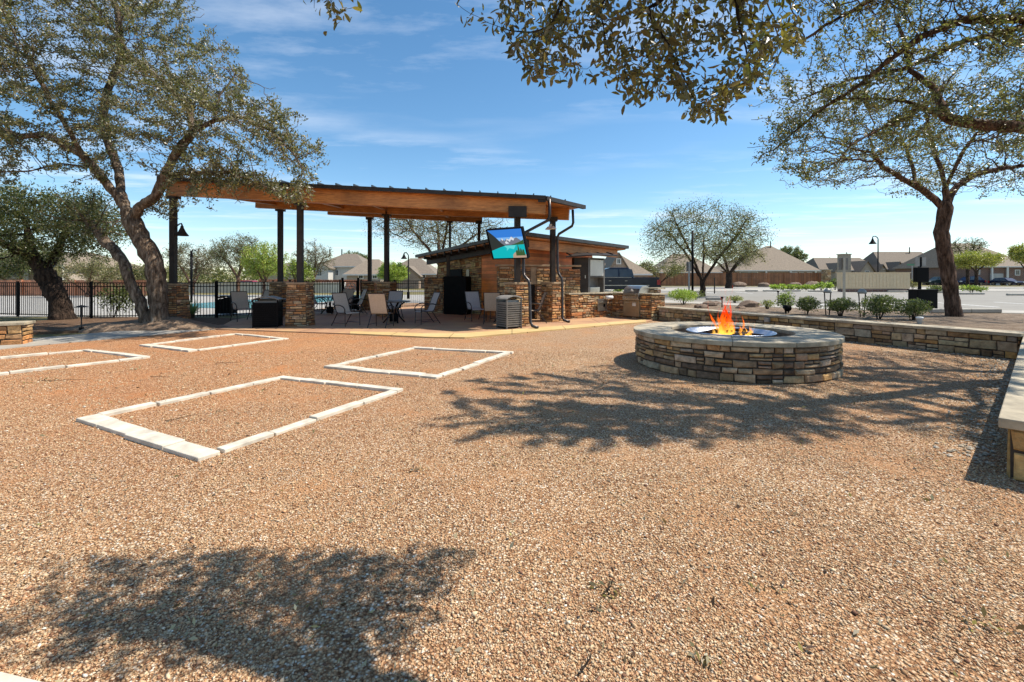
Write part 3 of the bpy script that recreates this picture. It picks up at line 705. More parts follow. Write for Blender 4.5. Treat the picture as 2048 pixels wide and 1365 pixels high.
bgtree('grey-green oak left of the yellow-green tree beyond the pool', 476, 44, 0, 462, 110, 555, GREYP + MIDP, 105, 6, 450, ls=.15)
bgtree('bright yellow-green tree left of the rear pavilion post', 528, 42, 0, 478, 100, 568, LIMEP + YELP, 106, 9, 420, ls=.17)
bgtree('pale green low tree at the foot of the grey oak by the front pier', 590, 50, 0, 510, 95, 575, LIMEP + MIDP, 107, 8, 320, ls=.2)
bgtree('bare grey oak right of the tall front post, left of the white house', 628, 52, 0, 476, 90, 560, GREYP, 108, 4, 420, ls=.15)
bgtree('small dark tree behind the roof of the white house', 712, 115, 0, 500, 60, 548, MIDP, 109, 8, 260, ls=.4)
bgtree('bright lime green small tree between two posts behind the pool fence', 786, 36, 0, 520, 62, 578, LIMEP, 110, 16, 260, ls=.14)
bgtree('bushy olive tree beyond the pool at far left under the dark oak', 175, 40, 0, 500, 150, 590, OAKP, 111, 9, 420, ls=.17)
bgtree('olive tree standing behind the forked trunk of the big oak', 255, 48, 0, 515, 130, 590, OAKP + MIDP, 112, 9, 400, ls=.19)
bgtree('green hedge-like oak right of the dark pickup truck', 1320, 66, .4, 512, 150, 566, MIDP + OAKP, 113, 10, 420, BARKD, ls=.25)
bgtree('tree rising behind the ridge of the big hip roof', 1580, 135, .4, 492, 70, 535, MIDP, 114, 9, 260, ls=.45)
bgtree('yellow-green street tree right of the slender oak trunk', 1952, 60, .4, 500, 105, 542, YELP, 115, 16, 380, BARKD, ls=.2, R=.2, fl=.95)
bgtree('thin bluish tree behind the yellow-green street tree', 1935, 75, .4, 470, 75, 525, GREYP + MIDP, 116, 2, 300, BARKD, ls=.2)
bgtree('yellow-green tree cut by the right picture edge', 2052, 55, .4, 482, 75, 540, YELP, 117, 14, 300, BARKD, ls=.2)
bgtree('dark oak behind the left of the dark evergreen, far left', 40, 52, 0, 470, 150, 590, MIDP, 118, 9, 380, ls=.2)
for k, (px, top, cw) in enumerate(((1625, 518, 60), (1665, 512, 55), (1705, 516, 50), (1245, 545, 40), (1545, 520, 50), (735, 525, 44))):
    bgtree(['leftmost of the small far trees behind the fence between the two roofs', 'small far tree just left of the chimney block beyond the lot', 'small far tree behind the gabled houses above the mailboxes', 'small olive tree beside the far gable left of the pickup', 'small far tree behind the left slope of the big hip roof', 'small far tree behind the grey roof by the tall post'][k],
           px, 150 if k < 3 else 110, .4, top, cw, 552, MIDP, 130 + k, 9, 220, ls=.42)
# far wood along the horizon
rng = np.random.default_rng(77); C = []
for k in range(150):
    a = rng.uniform(-1.0, 1.0); D = rng.uniform(175, 260); x = math.tan(a * .88) * D; h = rng.uniform(4, 8.5)
    if abs(x / D) > 1.3: continue
    n = 260; u = rng.normal(0, 1, (n, 3)); u /= np.linalg.norm(u, axis=1)[:, None]; C.append(np.array((x, D, h * .5)) + u * np.array((9, 5, h * .5)) * rng.uniform(.5, 1, (n, 1)))
tag(leafcloud('distant_woods', np.vstack(C), 1.3, MIDP + OAKP, LEAFB, None, rng), 'band of far-off dark green woods along the horizon', 'woods', kind='stuff')

# ---------------------------------------------------------------- shrubs
def shrub(label, x, y, z, rx, rz, pal, seed, n=1400, ls=.05, name='shrub', ry=None, group='shrubs in the planting bed', flat=0):
    rng = np.random.default_rng(seed); t = thing(name, label, 'shrub', (x, y, z), 0, group); ry = ry or rx
    sb = MB()
    for k in range(9):
        a = rng.uniform(0, 2 * PI); r = rng.uniform(.2, .8)
        sb.tube([(math.cos(a) * .04, math.sin(a) * .04, -.03), (math.cos(a) * rx * r * .5, math.sin(a) * ry * r * .5, rz * .8), (math.cos(a) * rx * r, math.sin(a) * ry * r, rz * 1.5)], [.012, .008, .004], 5)
    sb.build('stem', BARKD, t)
    lob = [(rng.uniform(-.5, .5) * rx, rng.uniform(-.5, .5) * ry, rz * rng.uniform(.8, 1.25), rng.uniform(.45, .65)) for _ in range(8)]
    C = []
    for lx, ly, lz, s_ in lob:
        u = rng.normal(0, 1, (n // 8, 3)); u /= np.linalg.norm(u, axis=1)[:, None]
        C.append(np.array((lx, ly, lz)) + u * np.array((rx, ry, rz)) * s_ * rng.uniform(.75, 1.1, (n // 8, 1)))
    C = np.vstack(C); C = C[C[:, 2] > .03]
    leafcloud('foliage', C, ls, pal, LEAFB, t, rng, .5, .5); return t
def shr(label, px, py, z, wpx, top, pal, seed, **kw):
    x, y, _ = G(px, py, z); w_ = wpx * y / F / 2; h = Z(top, y) - z
    return shrub(label, x, y, z, w_ / .92, h / 1.6, pal, seed, **kw)
GRP = [(.10, .13, .04), (.07, .09, .03), (.15, .17, .06), (.19, .20, .09)]
shr('bright green clipped shrub at the left end of the bed, next to the counter pillar', 1366, 609, .41, 62, 580, LIMEP, 201, n=2600, ls=.06)
shr('small dark green shrub behind the bright clipped one', 1392, 600, .41, 34, 582, MIDP, 202, n=900)
shr('olive low shrub just behind the flames, left of the stake light', 1470, 606, .41, 34, 594, YELP + MIDP, 203, n=900)
shr('sparse little shrub right of the brown rocks', 1534, 618, .41, 26, 602, YELP + MIDP, 204, n=500)
shr('upright shrub with light green top beside the dark spotlight', 1574, 626, .41, 36, 588, LIMEP + MIDP, 205, n=1300)
shr('rounded dark shrub between the spotlight and the sign post', 1611, 629, .41, 48, 597, GRP, 206, n=2400)
shr('rounded grey-green shrub at the foot of the white sign post', 1680, 632, .41, 52, 598, GRP, 207, n=2600)
shr('largest rounded dark shrub, right of the second hoop light', 1756, 638, .41, 62, 596, GRP, 208, n=3400)
shr('loose shrub in front of the black dispenser, left of the oak trunk', 1824, 640, .41, 56, 602, GRP, 209, n=2000)
for k, (px, w_) in enumerate(((1550, 20), (1566, 18), (1580, 20), (1597, 17), (1612, 18), (1628, 17), (1642, 19), (1658, 15))):
    shr(['first from the left of the low bright shrubs across the lot', 'second of the low bright shrubs across the lot', 'third of the low bright shrubs across the lot', 'fourth from the left of the low bright shrubs across the lot', 'fifth of the low bright shrubs across the lot, under the far fence', 'sixth of the low bright shrubs across the lot', 'tallest of the low bright shrubs across the lot, near the mailboxes', 'last of the low bright shrubs, beside the mailbox cabinet'][k], px, 581, .43, w_, 571 if k < 6 else 567, LIMEP, 220 + k, n=500, ls=.16, group='low bright shrubs across the lot')
shr('brownish shrub under the right end of the mailbox cabinet', 1825, 580, .43, 26, 560, OAKP, 240, n=500, ls=.16, group='shrubs around the lot')
shr('grey-green shrub left of the oak trunk at the lot edge', 1874, 586, .43, 26, 574, GRP, 241, n=500, ls=.14, group='shrubs around the lot')
shr('light green mound shrub under the yellow-green street tree', 1943, 586, .43, 38, 573, LIMEP + MIDP, 242, n=900, ls=.14, group='shrubs around the lot')
shr('dark shrub left of the mailbox cabinet by the stone post', 1670, 580, .43, 28, 560, DARKP, 243, n=600, ls=.16, group='shrubs around the lot')
shr('dark leafy bush behind the iron fence, left of the big oak', 225, 636, 0, 90, 572, DARKP + MIDP, 250, n=2200, ls=.08, group='bushes by the pool fence')
shr('tall grassy green tuft behind the counter right of the kiosk', 1240, 596, .0, 26, 566, LIMEP + MIDP, 251, n=500, ls=.16, group='bushes by the grills')
def yucca(label, px, py, z, h, seed, pal=None, group=None):
    x, y, _ = G(px, py, z); rng = np.random.default_rng(seed); t = thing('yucca', label, 'plant', (x, y, z), 0, group)
    mb = MB(); 
    for k in range(70):
        a = rng.uniform(0, 2 * PI); e = rng.uniform(.15, 1.35); L = h * rng.uniform(.7, 1.1); w_ = .018
        d = Vector((math.cos(a) * math.cos(e), math.sin(a) * math.cos(e), math.sin(e))); s_ = Vector((-math.sin(a), math.cos(a), 0)) * w_
        p0 = Vector((0, 0, .12)); p1 = p0 + d * L * .5; p2 = p0 + d * L + Vector((0, 0, -.10 * L))
        c = (.20, .24, .12) if rng.random() < .7 else (.33, .33, .18)
        mb.add([p0 - s_, p0 + s_, p1 + s_, p1 - s_, p2], [(0, 1, 2, 3), (3, 2, 4)], 0, c)
    mb.build('leaves', LEAFB, t, color=True); mb = MB(); mb.lathe([(.001, .0), (.09, .0), (.10, .12), (.07, .25), (.001, .3)], (0, 0, 0), 10); mb.build('trunk', BARKD, t); return t
yucca('spiky yucca beside the left pavilion pier in front of the fence', 384, 636, .03, .85, 5, group='yuccas')

# ---------------------------------------------------------------- seat walls
V3 = lambda a, b, z=0: (a, b, z)
def seatwall(label, a, b, th, h, capover=.06, ct=.06, pal=PALW, rnd=random, extend=0, ch=(.09, .19), sw=(.16, .5)):
    t = thing('seat_wall', label, 'stone wall', (0, 0, 0))
    stonewall('stone_face', a, b, th, h - ct, t, pal=pal, ch=ch, sw=sw, rnd=rnd)
    p, q_ = Vector((*a, 0)), Vector((*b, 0)); d = (q_ - p).normalized(); n = Vector((d.y, -d.x, 0)); mb = MB(); L = (q_ - p).length
    s = -capover
    while s < L + capover - .01:
        e = min(s + 1.55, L + capover + extend)
        if L - e < .5: e = L + capover + extend
        mb.obox(p + d * (s + .004) + n * capover + Vector((0, 0, h - ct)), d * (e - s - .008), -n * (th + 2 * capover), Vector((0, 0, ct + random.uniform(-.003, .003)))); s = e
    mb.build('cap_stones', CAP, t, bevel=.008); return t
seatwall('long low stone wall with grey cap running behind the fire pit along the bed', W1a, W1b, .42, .50)
seatwall('stone bench wall with thick cap slabs entering from the right edge in the foreground', (9.70, 8.55), (3.755, 3.43), .50, .46, ct=.075, pal=[(.55, .30, .08), (.50, .31, .12), (.46, .24, .06), (.42, .30, .16)], ch=(.2, .34), sw=(.5, .9))
seatwall('short stone bench wall with pale cap cut by the left picture edge', (-14.6, 8.6), (-11.25, 10.45), .5, .52, pal=PALP)

# ---------------------------------------------------------------- fire pit
fc = (3.90, 8.15); t = thing('fire_pit', 'large round stone fire pit with wide grey cap ring', 'fire pit', (fc[0], fc[1], 0))
mb = MB(); R_ = 1.60; mb.lathe([(R_, 0), (R_, .52)], (0, 0, 0), 72, 1)
masonry(mb, lambda s, tt, e: ((R_ + e) * math.sin(s / R_), -(R_ + e) * math.cos(s / R_), tt), 2 * PI * R_, .53, (.06, .14), (.12, .42), PALG, seg=3, prot=(.018, .045), ins=.018)
mb.build('stone_ring', [STONE, MORTAR], t, color=True)
mb = MB(); n = 12; RI = 1.0
for k in range(n):
    a0 = 2 * PI * k / n + .1 + .0018; a1 = 2 * PI * (k + 1) / n + .1 - .0018; m_ = 8; vs = []
    for zz in (.53, .60):
        for rr in (RI, 1.665):
            for j in range(m_ + 1):
                a = a0 + (a1 - a0) * j / m_; vs.append((rr * math.cos(a), rr * math.sin(a), zz))
    g = m_ + 1; fs = []
    for j in range(m_):
        fs += [(j, j + 1, g + j + 1, g + j), (2 * g + j, 3 * g + j, 3 * g + j + 1, 2 * g + j + 1), (g + j, g + j + 1, 3 * g + j + 1, 3 * g + j), (j, 2 * g + j, 2 * g + j + 1, j + 1)]
    fs += [(0, g, 3 * g, 2 * g), (m_, 2 * g + m_, 3 * g + m_, g + m_)]
    mb.add(vs, fs)
mb.build('cap_ring', CAP, t, bevel=.008)
mb = MB(); mb.lathe([(1.02, .54), (1.02, .30), (.001, .30)], (0, 0, 0), 48)
mb.build('inner_wall', M('inner_stone', (.22, .17, .12), .9, 0, .35, 8, .8, .02), t)
mb = MB(); mb.lathe([(.72, .565), (.735, .58), (.72, .59), (.70, .575), (.60, .48), (.40, .40), (.2, .375), (.001, .37)], (0, 0, 0), 56); 
bowl = mb.build('bowl', M('blue_steel', (.50, .54, .62), .35, .45, .3, 3, .1), t, smooth=True)
mb = MB(); rr = random.Random(9)
for a, b in (((-.62, -.1, .53), (.1, .15, .60)), ((-.55, .2, .5), (-.05, -.2, .6)), ((-.1, -.3, .47), (.45, .25, .58)), ((.0, .3, .5), (.5, -.2, .52)), ((-.3, -.35, .47), (.3, -.05, .55)), ((-.35, .35, .5), (.4, .1, .6))):
    p, q_ = Vector(a), Vector(b); mid = (p + q_) / 2 + Vector((rr.uniform(-.04, .04), rr.uniform(-.04, .04), .02)); mb.tube([p, mid, q_], [.03, .035, .026], 7)
mb.build('logs', M('charred_log', (.04, .025, .018), .9, 0, .5, 15, .9, .02), t, smooth=True)
# flames
fm_, nt, bs = newmat('flame'); v = coords(nt); sx = nd(nt, 'ShaderNodeSeparateXYZ'); nt.links.new(v, sx.inputs[0])
mr = nd(nt, 'ShaderNodeMapRange'); mr.inputs[1].default_value = 0; mr.inputs[2].default_value = .52; nt.links.new(sx.outputs[2], mr.inputs[0])
ad = nd(nt, 'ShaderNodeMath'); ad.operation = 'ADD'; nzf = noise(nt, coords(nt, (1, 1, .45)), 9, 4); mz = nd(nt, 'ShaderNodeMath'); mz.operation = 'MULTIPLY_ADD'; mz.inputs[1].default_value = .8; mz.inputs[2].default_value = -.4
nt.links.new(nzf, mz.inputs[0]); nt.links.new(mz.outputs[0], ad.inputs[0]); nt.links.new(mr.outputs[0], ad.inputs[1])
fcol = ramp(nt, ad.outputs[0], [(.0, (1, .55, .09)), (.25, (1, .48, .06)), (.5, (1, .17, .012)), (.85, (.7, .035, .0))])
em = nd(nt, 'ShaderNodeEmission'); em.inputs['Strength'].default_value = 1.35; nt.links.new(fcol, em.inputs['Color'])
trn = nd(nt, 'ShaderNodeBsdfTransparent'); mx = nd(nt, 'ShaderNodeMixShader'); lw = nd(nt, 'ShaderNodeLayerWeight'); lw.inputs[0].default_value = .35
ad2 = nd(nt, 'ShaderNodeMath'); ad2.operation = 'ADD'; nt.links.new(ramp(nt, lw.outputs['Facing'], [(.2, (.0,) * 3), (.85, (.9,) * 3)]), ad2.inputs[0])
nt.links.new(ramp(nt, noise(nt, coords(nt, (1, 1, .35)), 14, 3), [(.38, (.25,) * 3), (.56, (.98,) * 3)]), ad2.inputs[1]); ad2.use_clamp = True
nt.links.new(ad2.outputs[0], mx.inputs[0]); nt.links.new(em.outputs[0], mx.inputs[1]); nt.links.new(trn.outputs[0], mx.inputs[2]); nt.links.new(mx.outputs[0], nt.nodes['Material Output'].inputs['Surface'])
mb = MB(); rr = random.Random(4)
def tongue(x, y, h, w_, lean):
    k = 12; n = 10; vs = []
    ph = rr.uniform(0, 6)
    for i in range(k + 1):
        f = i / k; r = w_ * (math.sin(PI * min(1, f * 1.1 + .22)) ** 1.1 if f < .7 else math.sin(PI * min(1, .7 * 1.1 + .22)) ** 1.1 * (1 - f) / .3 * 1.0) + .001
        cx = x + lean[0] * f * h + .09 * h * math.sin(f * 6 + ph); cy = y + lean[1] * f * h + .08 * h * math.cos(f * 5 + ph)
        for j in range(n):
            a = 2 * PI * j / n; q_ = 1 + .35 * math.sin(a * 3 + f * 7 + ph); vs.append((cx + r * q_ * math.cos(a), cy + r * .8 * q_ * math.sin(a), f * h))
    mb.add(vs, [(i * n + j, i * n + (j + 1) % n, (i + 1) * n + (j + 1) % n, (i + 1) * n + j) for i in range(k) for j in range(n)])
for k in range(46):
    a = rr.gauss(0, 1); cx = -.08 + a * .075 if k < 20 else rr.uniform(-.36, .44); hh = (rr.uniform(.35, .84) if k < 20 else rr.uniform(.08, .30) * (1.2 - abs(cx)))
    tongue(cx, rr.uniform(-.16, .12), hh, rr.uniform(.018, .045) if k < 20 else rr.uniform(.014, .036), (rr.uniform(-.22, .16), rr.uniform(-.12, .12)))
mb.v = [(a * 1.05, b, c * 1.18) for a, b, c in mb.v]; fo = mb.build('fire', fm_, None, smooth=True); fo.location = (fc[0] - .02, fc[1] - .05, .46); tag(fo, 'orange and yellow flames burning in the middle of the round fire pit', 'fire')

# ---------------------------------------------------------------- limestone game frames
def frame(label, cs, seed, group='limestone borders set in the gravel'):
    """cs = L,B,R,T outer corners on the ground"""
    rr = random.Random(seed); t = thing('limestone_border', label, 'stone border', (0, 0, 0), 0, group); P = [Vector((c[0], c[1], 0)) for c in cs]
    cen = sum(P, Vector()) / 4
    for i in range(4):
        a, b = P[i], P[(i + 1) % 4]; d = (b - a).normalized(); n = Vector((-d.y, d.x, 0))
        if n.dot(cen - a) < 0: n = -n
        w_ = (.19, .12, .13, .11)[i]; L = (b - a).length; s = 0; hh = .036
        if i in (1, 3): s = (.19 if i == 1 else .13); L -= (.13 if i == 1 else .19)
        mb = MB()
        while s < L - .02:
            e = min(L, s + rr.uniform(.42, .75))
            if L - e < .25: e = L
            o = rr.uniform(-.02, .02); ww = w_ + rr.uniform(-.01, .01); an = rr.uniform(-.012, .012)
            d2 = (d + n * an).normalized()
            mb.obox(a + d * (s + .004) + n * o + Vector((0, 0, -.03)), d2 * (e - s - .014), n * ww, Vector((0, rr.uniform(-.001, .001), hh + .03 + rr.uniform(-.008, .006)))); s = e
        mb.build('stone_side', LIME, t, bevel=.009)
    return t
fr = lambda *p: [G(*q_, .05)[:2] for q_ in p]
frame('nearest and largest-looking white limestone rectangle, its left blocks extra wide', fr((148, 834), (402, 911), (808, 775), (566, 748)), 1)
frame('rightmost white limestone rectangle in the gravel, towards the slatted bin', fr((645, 731), (875, 752), (1028, 702), (828, 692)), 2)
frame('white limestone rectangle half out of the picture at the left edge', [G(-40, 752, .05)[:2] if 0 else (-10.5, 7.6), (-8.35, 6.62), G(303, 711, .05)[:2], G(180, 696, .05)[:2]][0:1] + [(-8.35, 6.62)] + fr((303, 711), (180, 696)), 3)
frame('farthest white limestone rectangle, next to the walkway by the big oak', fr((280, 688), (378, 700), (578, 675), (475, 665)), 4)
mb = MB(); mb.obox((-3.6, 2.05, -.05), (2.05, -.44, 0), (-.05, -.24, 0), (0, 0, .11)); mb.obox((-1.52, 1.60, -.05), (.5, -.11, 0), (-.05, -.24, 0), (0, 0, .10))
tag(mb.build('edging_stone', LIME, None, bevel=.015), 'pale limestone edging block in the bottom left corner', 'stone edging')

# ---------------------------------------------------------------- pavilion
t = thing('pavilion', 'large open pavilion with sloping metal roof and orange wood beams on stone piers', 'pavilion', (0, 0, 0)); PAV = t
RB = [(-11.0, 14.15), (1.0, 13.95), (2.5, 16.1), (1.2, 21.4), (-6.2, 23.6), (-10.7, 19.8)]
zr = lambda x, y: 4.16 - .052 * x + .07 * (y - 14.4)
mb = MB(); mb.prism(RB, lambda x, y: zr(x, y) - .07, lambda x, y: zr(x, y), 0)
rt = mb.build('roof', ROOFM, t)
mb = MB()
for k in range(24):
    x = -10.9 + k * .55; y0 = 13.90 + max(0, (x - 1.0)) * 1.43
    if x > 1.0: y0 = 13.95 + (x - 1.0) * 1.43
    y1 = 19.7 if x < -10.9 else (23.4 if -6.5 < x < -6 else (19.9 + (x + 11) * .78 if x < -6.2 else 23.4 - (x + 6.2) * .3))
    mb.obox((x, y0, zr(x, y0) - .01), (.03, 0, 0), (0, y1 - y0 - .1, zr(x, y1 - .1) - zr(x, y0)), (0, 0, .06))
mb.build('roof_seams', ROOFM, t)
cen = (-4.5, 18.2)
ins = lambda p, f: (cen[0] + (p[0] - cen[0]) * f, cen[1] + (p[1] - cen[1]) * f)
mb = MB(); mb.prism([ins(p, .985) for p in RB], lambda x, y: zr(x, y) - .115, lambda x, y: zr(x, y) - .072, 0)
mb.build('soffit', SOFF, t)
def beam(p, q_, top, dep, w_=.2, name='beam'):
    mb = MB(); a = Vector((p[0], p[1], zr(*p) - top - dep / 2)); b = Vector((q_[0], q_[1], zr(*q_) - top - dep / 2)); mb.bar(a, b, w_, dep); return mb.build(name, WOODB, t, bevel=.01)
beam((-10.9, 14.45), (1.05, 14.25), .125, .43)
beam((-10.6, 18.9), (-5.1, 18.45), .125, .42); beam((-5.0, 18.45), (2.05, 16.35), .125, .42)
beam((-8.6, 21.3), (-1.4, 21.5), .125, .42)
for a, b in (((-10.7, 14.7), (-9.7, 18.7)), ((-6.85, 14.7), (-6.9, 21.2)), ((-5.0, 14.7), (-5.05, 18.2)), ((-2.4, 14.7), (-2.7, 17.6)), ((.25, 14.5), (1.35, 16.35)), ((-3.0, 18.1), (-2.95, 21.3))):
    beam(a, b, .125, .28, .12)
mb = MB()
mb.obox((.80, 13.93, zr(1, 14) - .20), (.23, 0, 0), (0, .03, 0), (0, 0, .15)); mb.bar((1.03, 13.93, zr(1.03, 13.93) - .08), (2.56, 16.1, zr(2.56, 16.1) - .08), .12, .13); mb.bar((-11.0, 14.10, zr(-11.0, 14.1) - .06), (1.03, 13.90, zr(1.03, 13.9) - .06), .035, .12)
mb.build('gutter', BRONZE, t)
piers = [(-11.05, 14.85, 1), (-6.85, 14.72, 1), (.17, 14.45, 1), (-9.72, 19.1, 1), (-5.12, 18.6, 1), (1.46, 16.3, 1), (-7.0, 22.4, 1), (-2.93, 21.5, .6), (-1.52, 21.0, .8)]
def pier(x, y, rz, parent, hgt=1.40, w0=.84, w1=.70, seed=0, z0=0.02):
    rr = random.Random(seed); mb = MB(); ca, sa = math.cos(rz), math.sin(rz); hh = hgt - .07
    W = lambda z: (w0 + (w1 - w0) * z / hh)
    def fnn(k):
        an = rz + k * PI / 2; dx, dy = math.cos(an), math.sin(an)
        def f(s, tt, e):
            wv = W(tt); u = (s / w0 - .5) * wv; o = wv / 2 + e
            return (x + dx * u + dy * o, y + dy * u - dx * o, z0 + tt)
        return f
    vs = []
    for z, wv in ((0, w0), (hh, w1)):
        for sx_, sy_ in ((-1, -1), (1, -1), (1, 1), (-1, 1)):
            a, b = sx_ * wv / 2, sy_ * wv / 2; vs.append((x + a * ca - b * sa, y + a * sa + b * ca, z0 + z))
    mb.add(vs, BF, 1)
    for k in range(4): masonry(mb, fnn(k), w0, hh, (.05, .12), (.12, .42), PALP, rnd=rr, prot=(.01, .03))
    o = mb.build('stone_pier', [STONE, MORTAR], parent, color=True)
    mb = MB(); mb.box((x, y, z0 + hh + .035), (w1 + .07, w1 + .07, .07), rz); mb.build('pier_cap', CAPP, o, bevel=.01)
for i, (x, y, s) in enumerate(piers):
    if i not in (7, 8): pier(x, y, [.05, .05, .62, -.2, -.2, .62, 0, 0, 0][i], t, seed=i, w0=.68 if i < 2 or i == 3 else .64, w1=.57 if i < 2 or i == 3 else .56, hgt=1.40 if i != 0 else 1.36)
    mb = MB(); top = zr(x, y) - .5; z0 = 1.38 if i not in (7, 8) else .03; w_ = .165 * (1 if s == 1 else s)
    mb.box((x, y, (z0 + top) / 2), (w_, w_, top - z0), [.05, .05, .3, -.2, -.2, .3, 0, 0, 0][i]); 
    mb.box((x, y, z0 + .03), (w_ + .12, w_ + .12, .03), 0); mb.box((x, y, top - .05), (w_ + .16, w_ + .1, .14), 0)
    mb.build('post', BRONZE, t)
mb = MB(); mb.box((.17, 14.08, Z(424, 14.08)), (.56, .12, .34), .1); mb.box((.17, 14.2, Z(424, 14.08)), (.3, .2, .2), .1); mb.build('junction_box', BRONZE, t, bevel=.01)
# downspouts
def spout(pts, label=None):
    mb = MB(); mb.tube(pts, .046, 10); mb.build('downspout', PIPE, t, smooth=True)
spout([(1.15, 14.0, 3.98), (1.16, 14.02, 3.45), (1.10, 14.05, 3.33), (.42, 14.2, 2.98), (.36, 14.2, 2.88), (.36, 14.15, 1.75), (.38, 14.05, 1.62), (.50, 13.88, 1.48), (.53, 13.86, 1.36), (.56, 13.82, .22), (.62, 13.72, .10), (.78, 13.62, .07)])
spout([(2.12, 15.9, 3.95), (2.14, 15.9, 3.50), (2.10, 15.92, 3.38), (1.66, 16.1, 3.12), (1.60, 16.1, 3.0), (1.60, 15.95, 1.85), (1.64, 15.9, 1.7), (1.72, 15.78, 1.55), (1.74, 15.78, 1.4), (1.74, 15.74, .2), (1.8, 15.66, .1), (1.98, 15.58, .07)])
mb = MB(); mb.lathe([(.02, .1), (.05, .07), (.12, 0.0), (.11, -.01), (.001, -.01)], (1.28, 16.0, Z(459, 16.0)), 16); mb.box((1.36, 16.1, Z(452, 16)), (.1, .2, .12)); mb.lathe([(.02, .1), (.05, .07), (.12, 0.0), (.11, -.01), (.001, -.01)], (1.44, 15.9, Z(458, 15.9)), 16)
tag(mb.build('flood_light', WHITE), 'small white twin floodlight on the rightmost front pavilion post', 'light')

# lamps with bell shades
def bell(mb, p, r, mat=0):
    mb.lathe([(.001, 1.75 * r), (r * .12, 1.75 * r), (r * .14, r * 1.5), (r * .24, r * 1.4), (r * .26, r * 1.15), (r * .36, r * .95), (r * .55, r * .5), (r * .82, r * .1), (r, -.15 * r), (r * 1.02, -.22 * r), (r * .95, -.2 * r), (r * .3, r * .6), (.001, r * .7)], p, 20, mat)
tw = thing('wall_lamp', 'black bell-shaped lamp on a curved arm fixed to the leftmost pavilion post', 'lamp', (-11.05, 14.85, 0)); bx, by, bz = PD(362, 468, 14.8); ox, oy = -11.05, 14.85
mb = MB(); mb.tube([(0.05, 0, Z(462, 14.8)), (.12, 0, Z(452, 14.8)), (.2, 0, Z(448, 14.8)), (bx - ox - .02, 0, Z(447, 14.8)), (bx - ox, 0, Z(452, 14.8))], .022, 8); mb.build('arm', BRONZE, tw, smooth=True)
mb = MB(); bell(mb, (bx - ox, 0, bz - .02), .19); mb.build('lamp_shade', BRONZE, tw, smooth=True)
def lamp_post(label, px, D, z0, ytop, bpx, by_, r, pole=.06, group='bell lamp posts'):
    x = X(px, D); t = thing('street_lamp', label, 'street lamp', (x, D, z0), 0, group); h = Z(ytop, D) - z0; dx = X(bpx, D) - x
    mb = MB(); mb.tube([(0, 0, 0), (0, 0, .5), (0, 0, .55), (0, 0, h - .28)], [pole * 1.7, pole * 1.7, pole, pole * .85], 10); mb.build('pole', BLACK, t, smooth=True)
    mb = MB(); mb.tube([(0, 0, h - .5), (0, 0, h - .2), (dx * .15, 0, h - .07), (dx * .5, 0, h + .05), (dx * .9, 0, h + .04), (dx, 0, h - .08), (dx, 0, Z(by_, D) - z0 + r * .6)], pole * .7, 8); mb.build('arm', BLACK, t, smooth=True)
    mb = MB(); bell(mb, (dx, 0, Z(by_, D) - z0), r); mb.build('lamp_shade', BLACK, t, smooth=True); return t
lamp_post('black lamp post with bell shade standing behind the mailbox cabinet', 1756, 42, .4, 474, 1745, 487, .30)
lamp_post('black lamp post with bell shade behind the pool fence, left of the bar hut', 817, 36, 0, 507, 808, 517, .24)
tp = thing('light_pole', 'dark straight pole behind the fence below the lamp arm at left', 'pole', (X(383, 30), 30, 0), 0); mb = MB(); mb.tube([(0, 0, 0), (0, 0, Z(502, 30))], .07, 8); mb.build('pole', BLACK, tp, smooth=True); mb = MB(); mb.tube([(0, 0, Z(508, 30)), (.1, 0, Z(500, 30)), (.3, 0, Z(502, 30))], .04, 8); mb.build('arm', BLACK, tp)
tp = thing('light_pole', 'tall thin black pole beside the round-headed oak across the bed', 'pole', (X(1385, 27), 27, .4)); mb = MB(); mb.tube([(0, 0, 0), (0, 0, Z(462, 27) - .4)], .065, 8); mb.build('pole', BLACK, tp, smooth=True); mb = MB(); mb.box((0, 0, .1), (.3, .3, .2)); mb.build('base', BLACK, tp)

# ---------------------------------------------------------------- television
tv = thing('television', 'flat outdoor television showing a turquoise mountain lake, tilted down from the pavilion', 'television', (0, 0, 0))
pc = Vector((-.15, 13.62, Z(488, 13.62))); yaw = math.radians(-31); tilt = math.radians(24)
nv = Vector((math.sin(yaw) * math.cos(tilt), -math.cos(yaw) * math.cos(tilt), -math.sin(tilt))); rv = Vector((math.cos(yaw), math.sin(yaw), 0)); uv = rv.cross(-nv) * 1; uv = nv.cross(rv) 
if uv.z < 0: uv = -uv
W_, H_ = 1.27, .97
def tvp(u, v_, e): return pc + rv * (u * W_ / 2) + uv * (v_ * H_ / 2) + nv * e
mb = MB(); mb.obox(tvp(-1, -1, -.11), rv * W_, uv * H_, nv * .11); mb.build('case', BLACK, tv, bevel=.02)
mb = MB(); bz_ = .06
for a, b in (((-1, -1), (1, -1)), ((-1, 1), (1, 1))):
    s = .07 if a[1] < 0 else -.07; mb.obox(tvp(a[0], a[1], .002), rv * W_, uv * (s * H_ / 2 * 1.0), nv * .02)
for s in (-1, 1): mb.obox(tvp(s, -.93, .002), uv * H_ * .93, rv * (-s * .04), nv * .02)
mb.build('bezel', BLACK, tv)
sm_ = [emit('scr_sky', (.03, .19, .62), .8), emit('scr_sky_low', (.18, .42, .80), .8), emit('scr_rock', (.17, .19, .24), .7), emit('scr_dark', (.025, .035, .035), .7), emit('scr_lake', (.0, .42, .45), .8), emit('scr_lake_light', (.10, .62, .62), .8), emit('scr_pine', (.04, .10, .035), .7), emit('scr_snow', (.62, .66, .72), .8), emit('scr_shore', (.42, .30, .22), .8)]
mb = MB()
def sp_(pts, m_, k): 
    vs = [tvp(a * .92, b * .93, .003 + k * .0012) for a, b in pts]; mb.add(vs, [tuple(range(len(vs)))], m_)
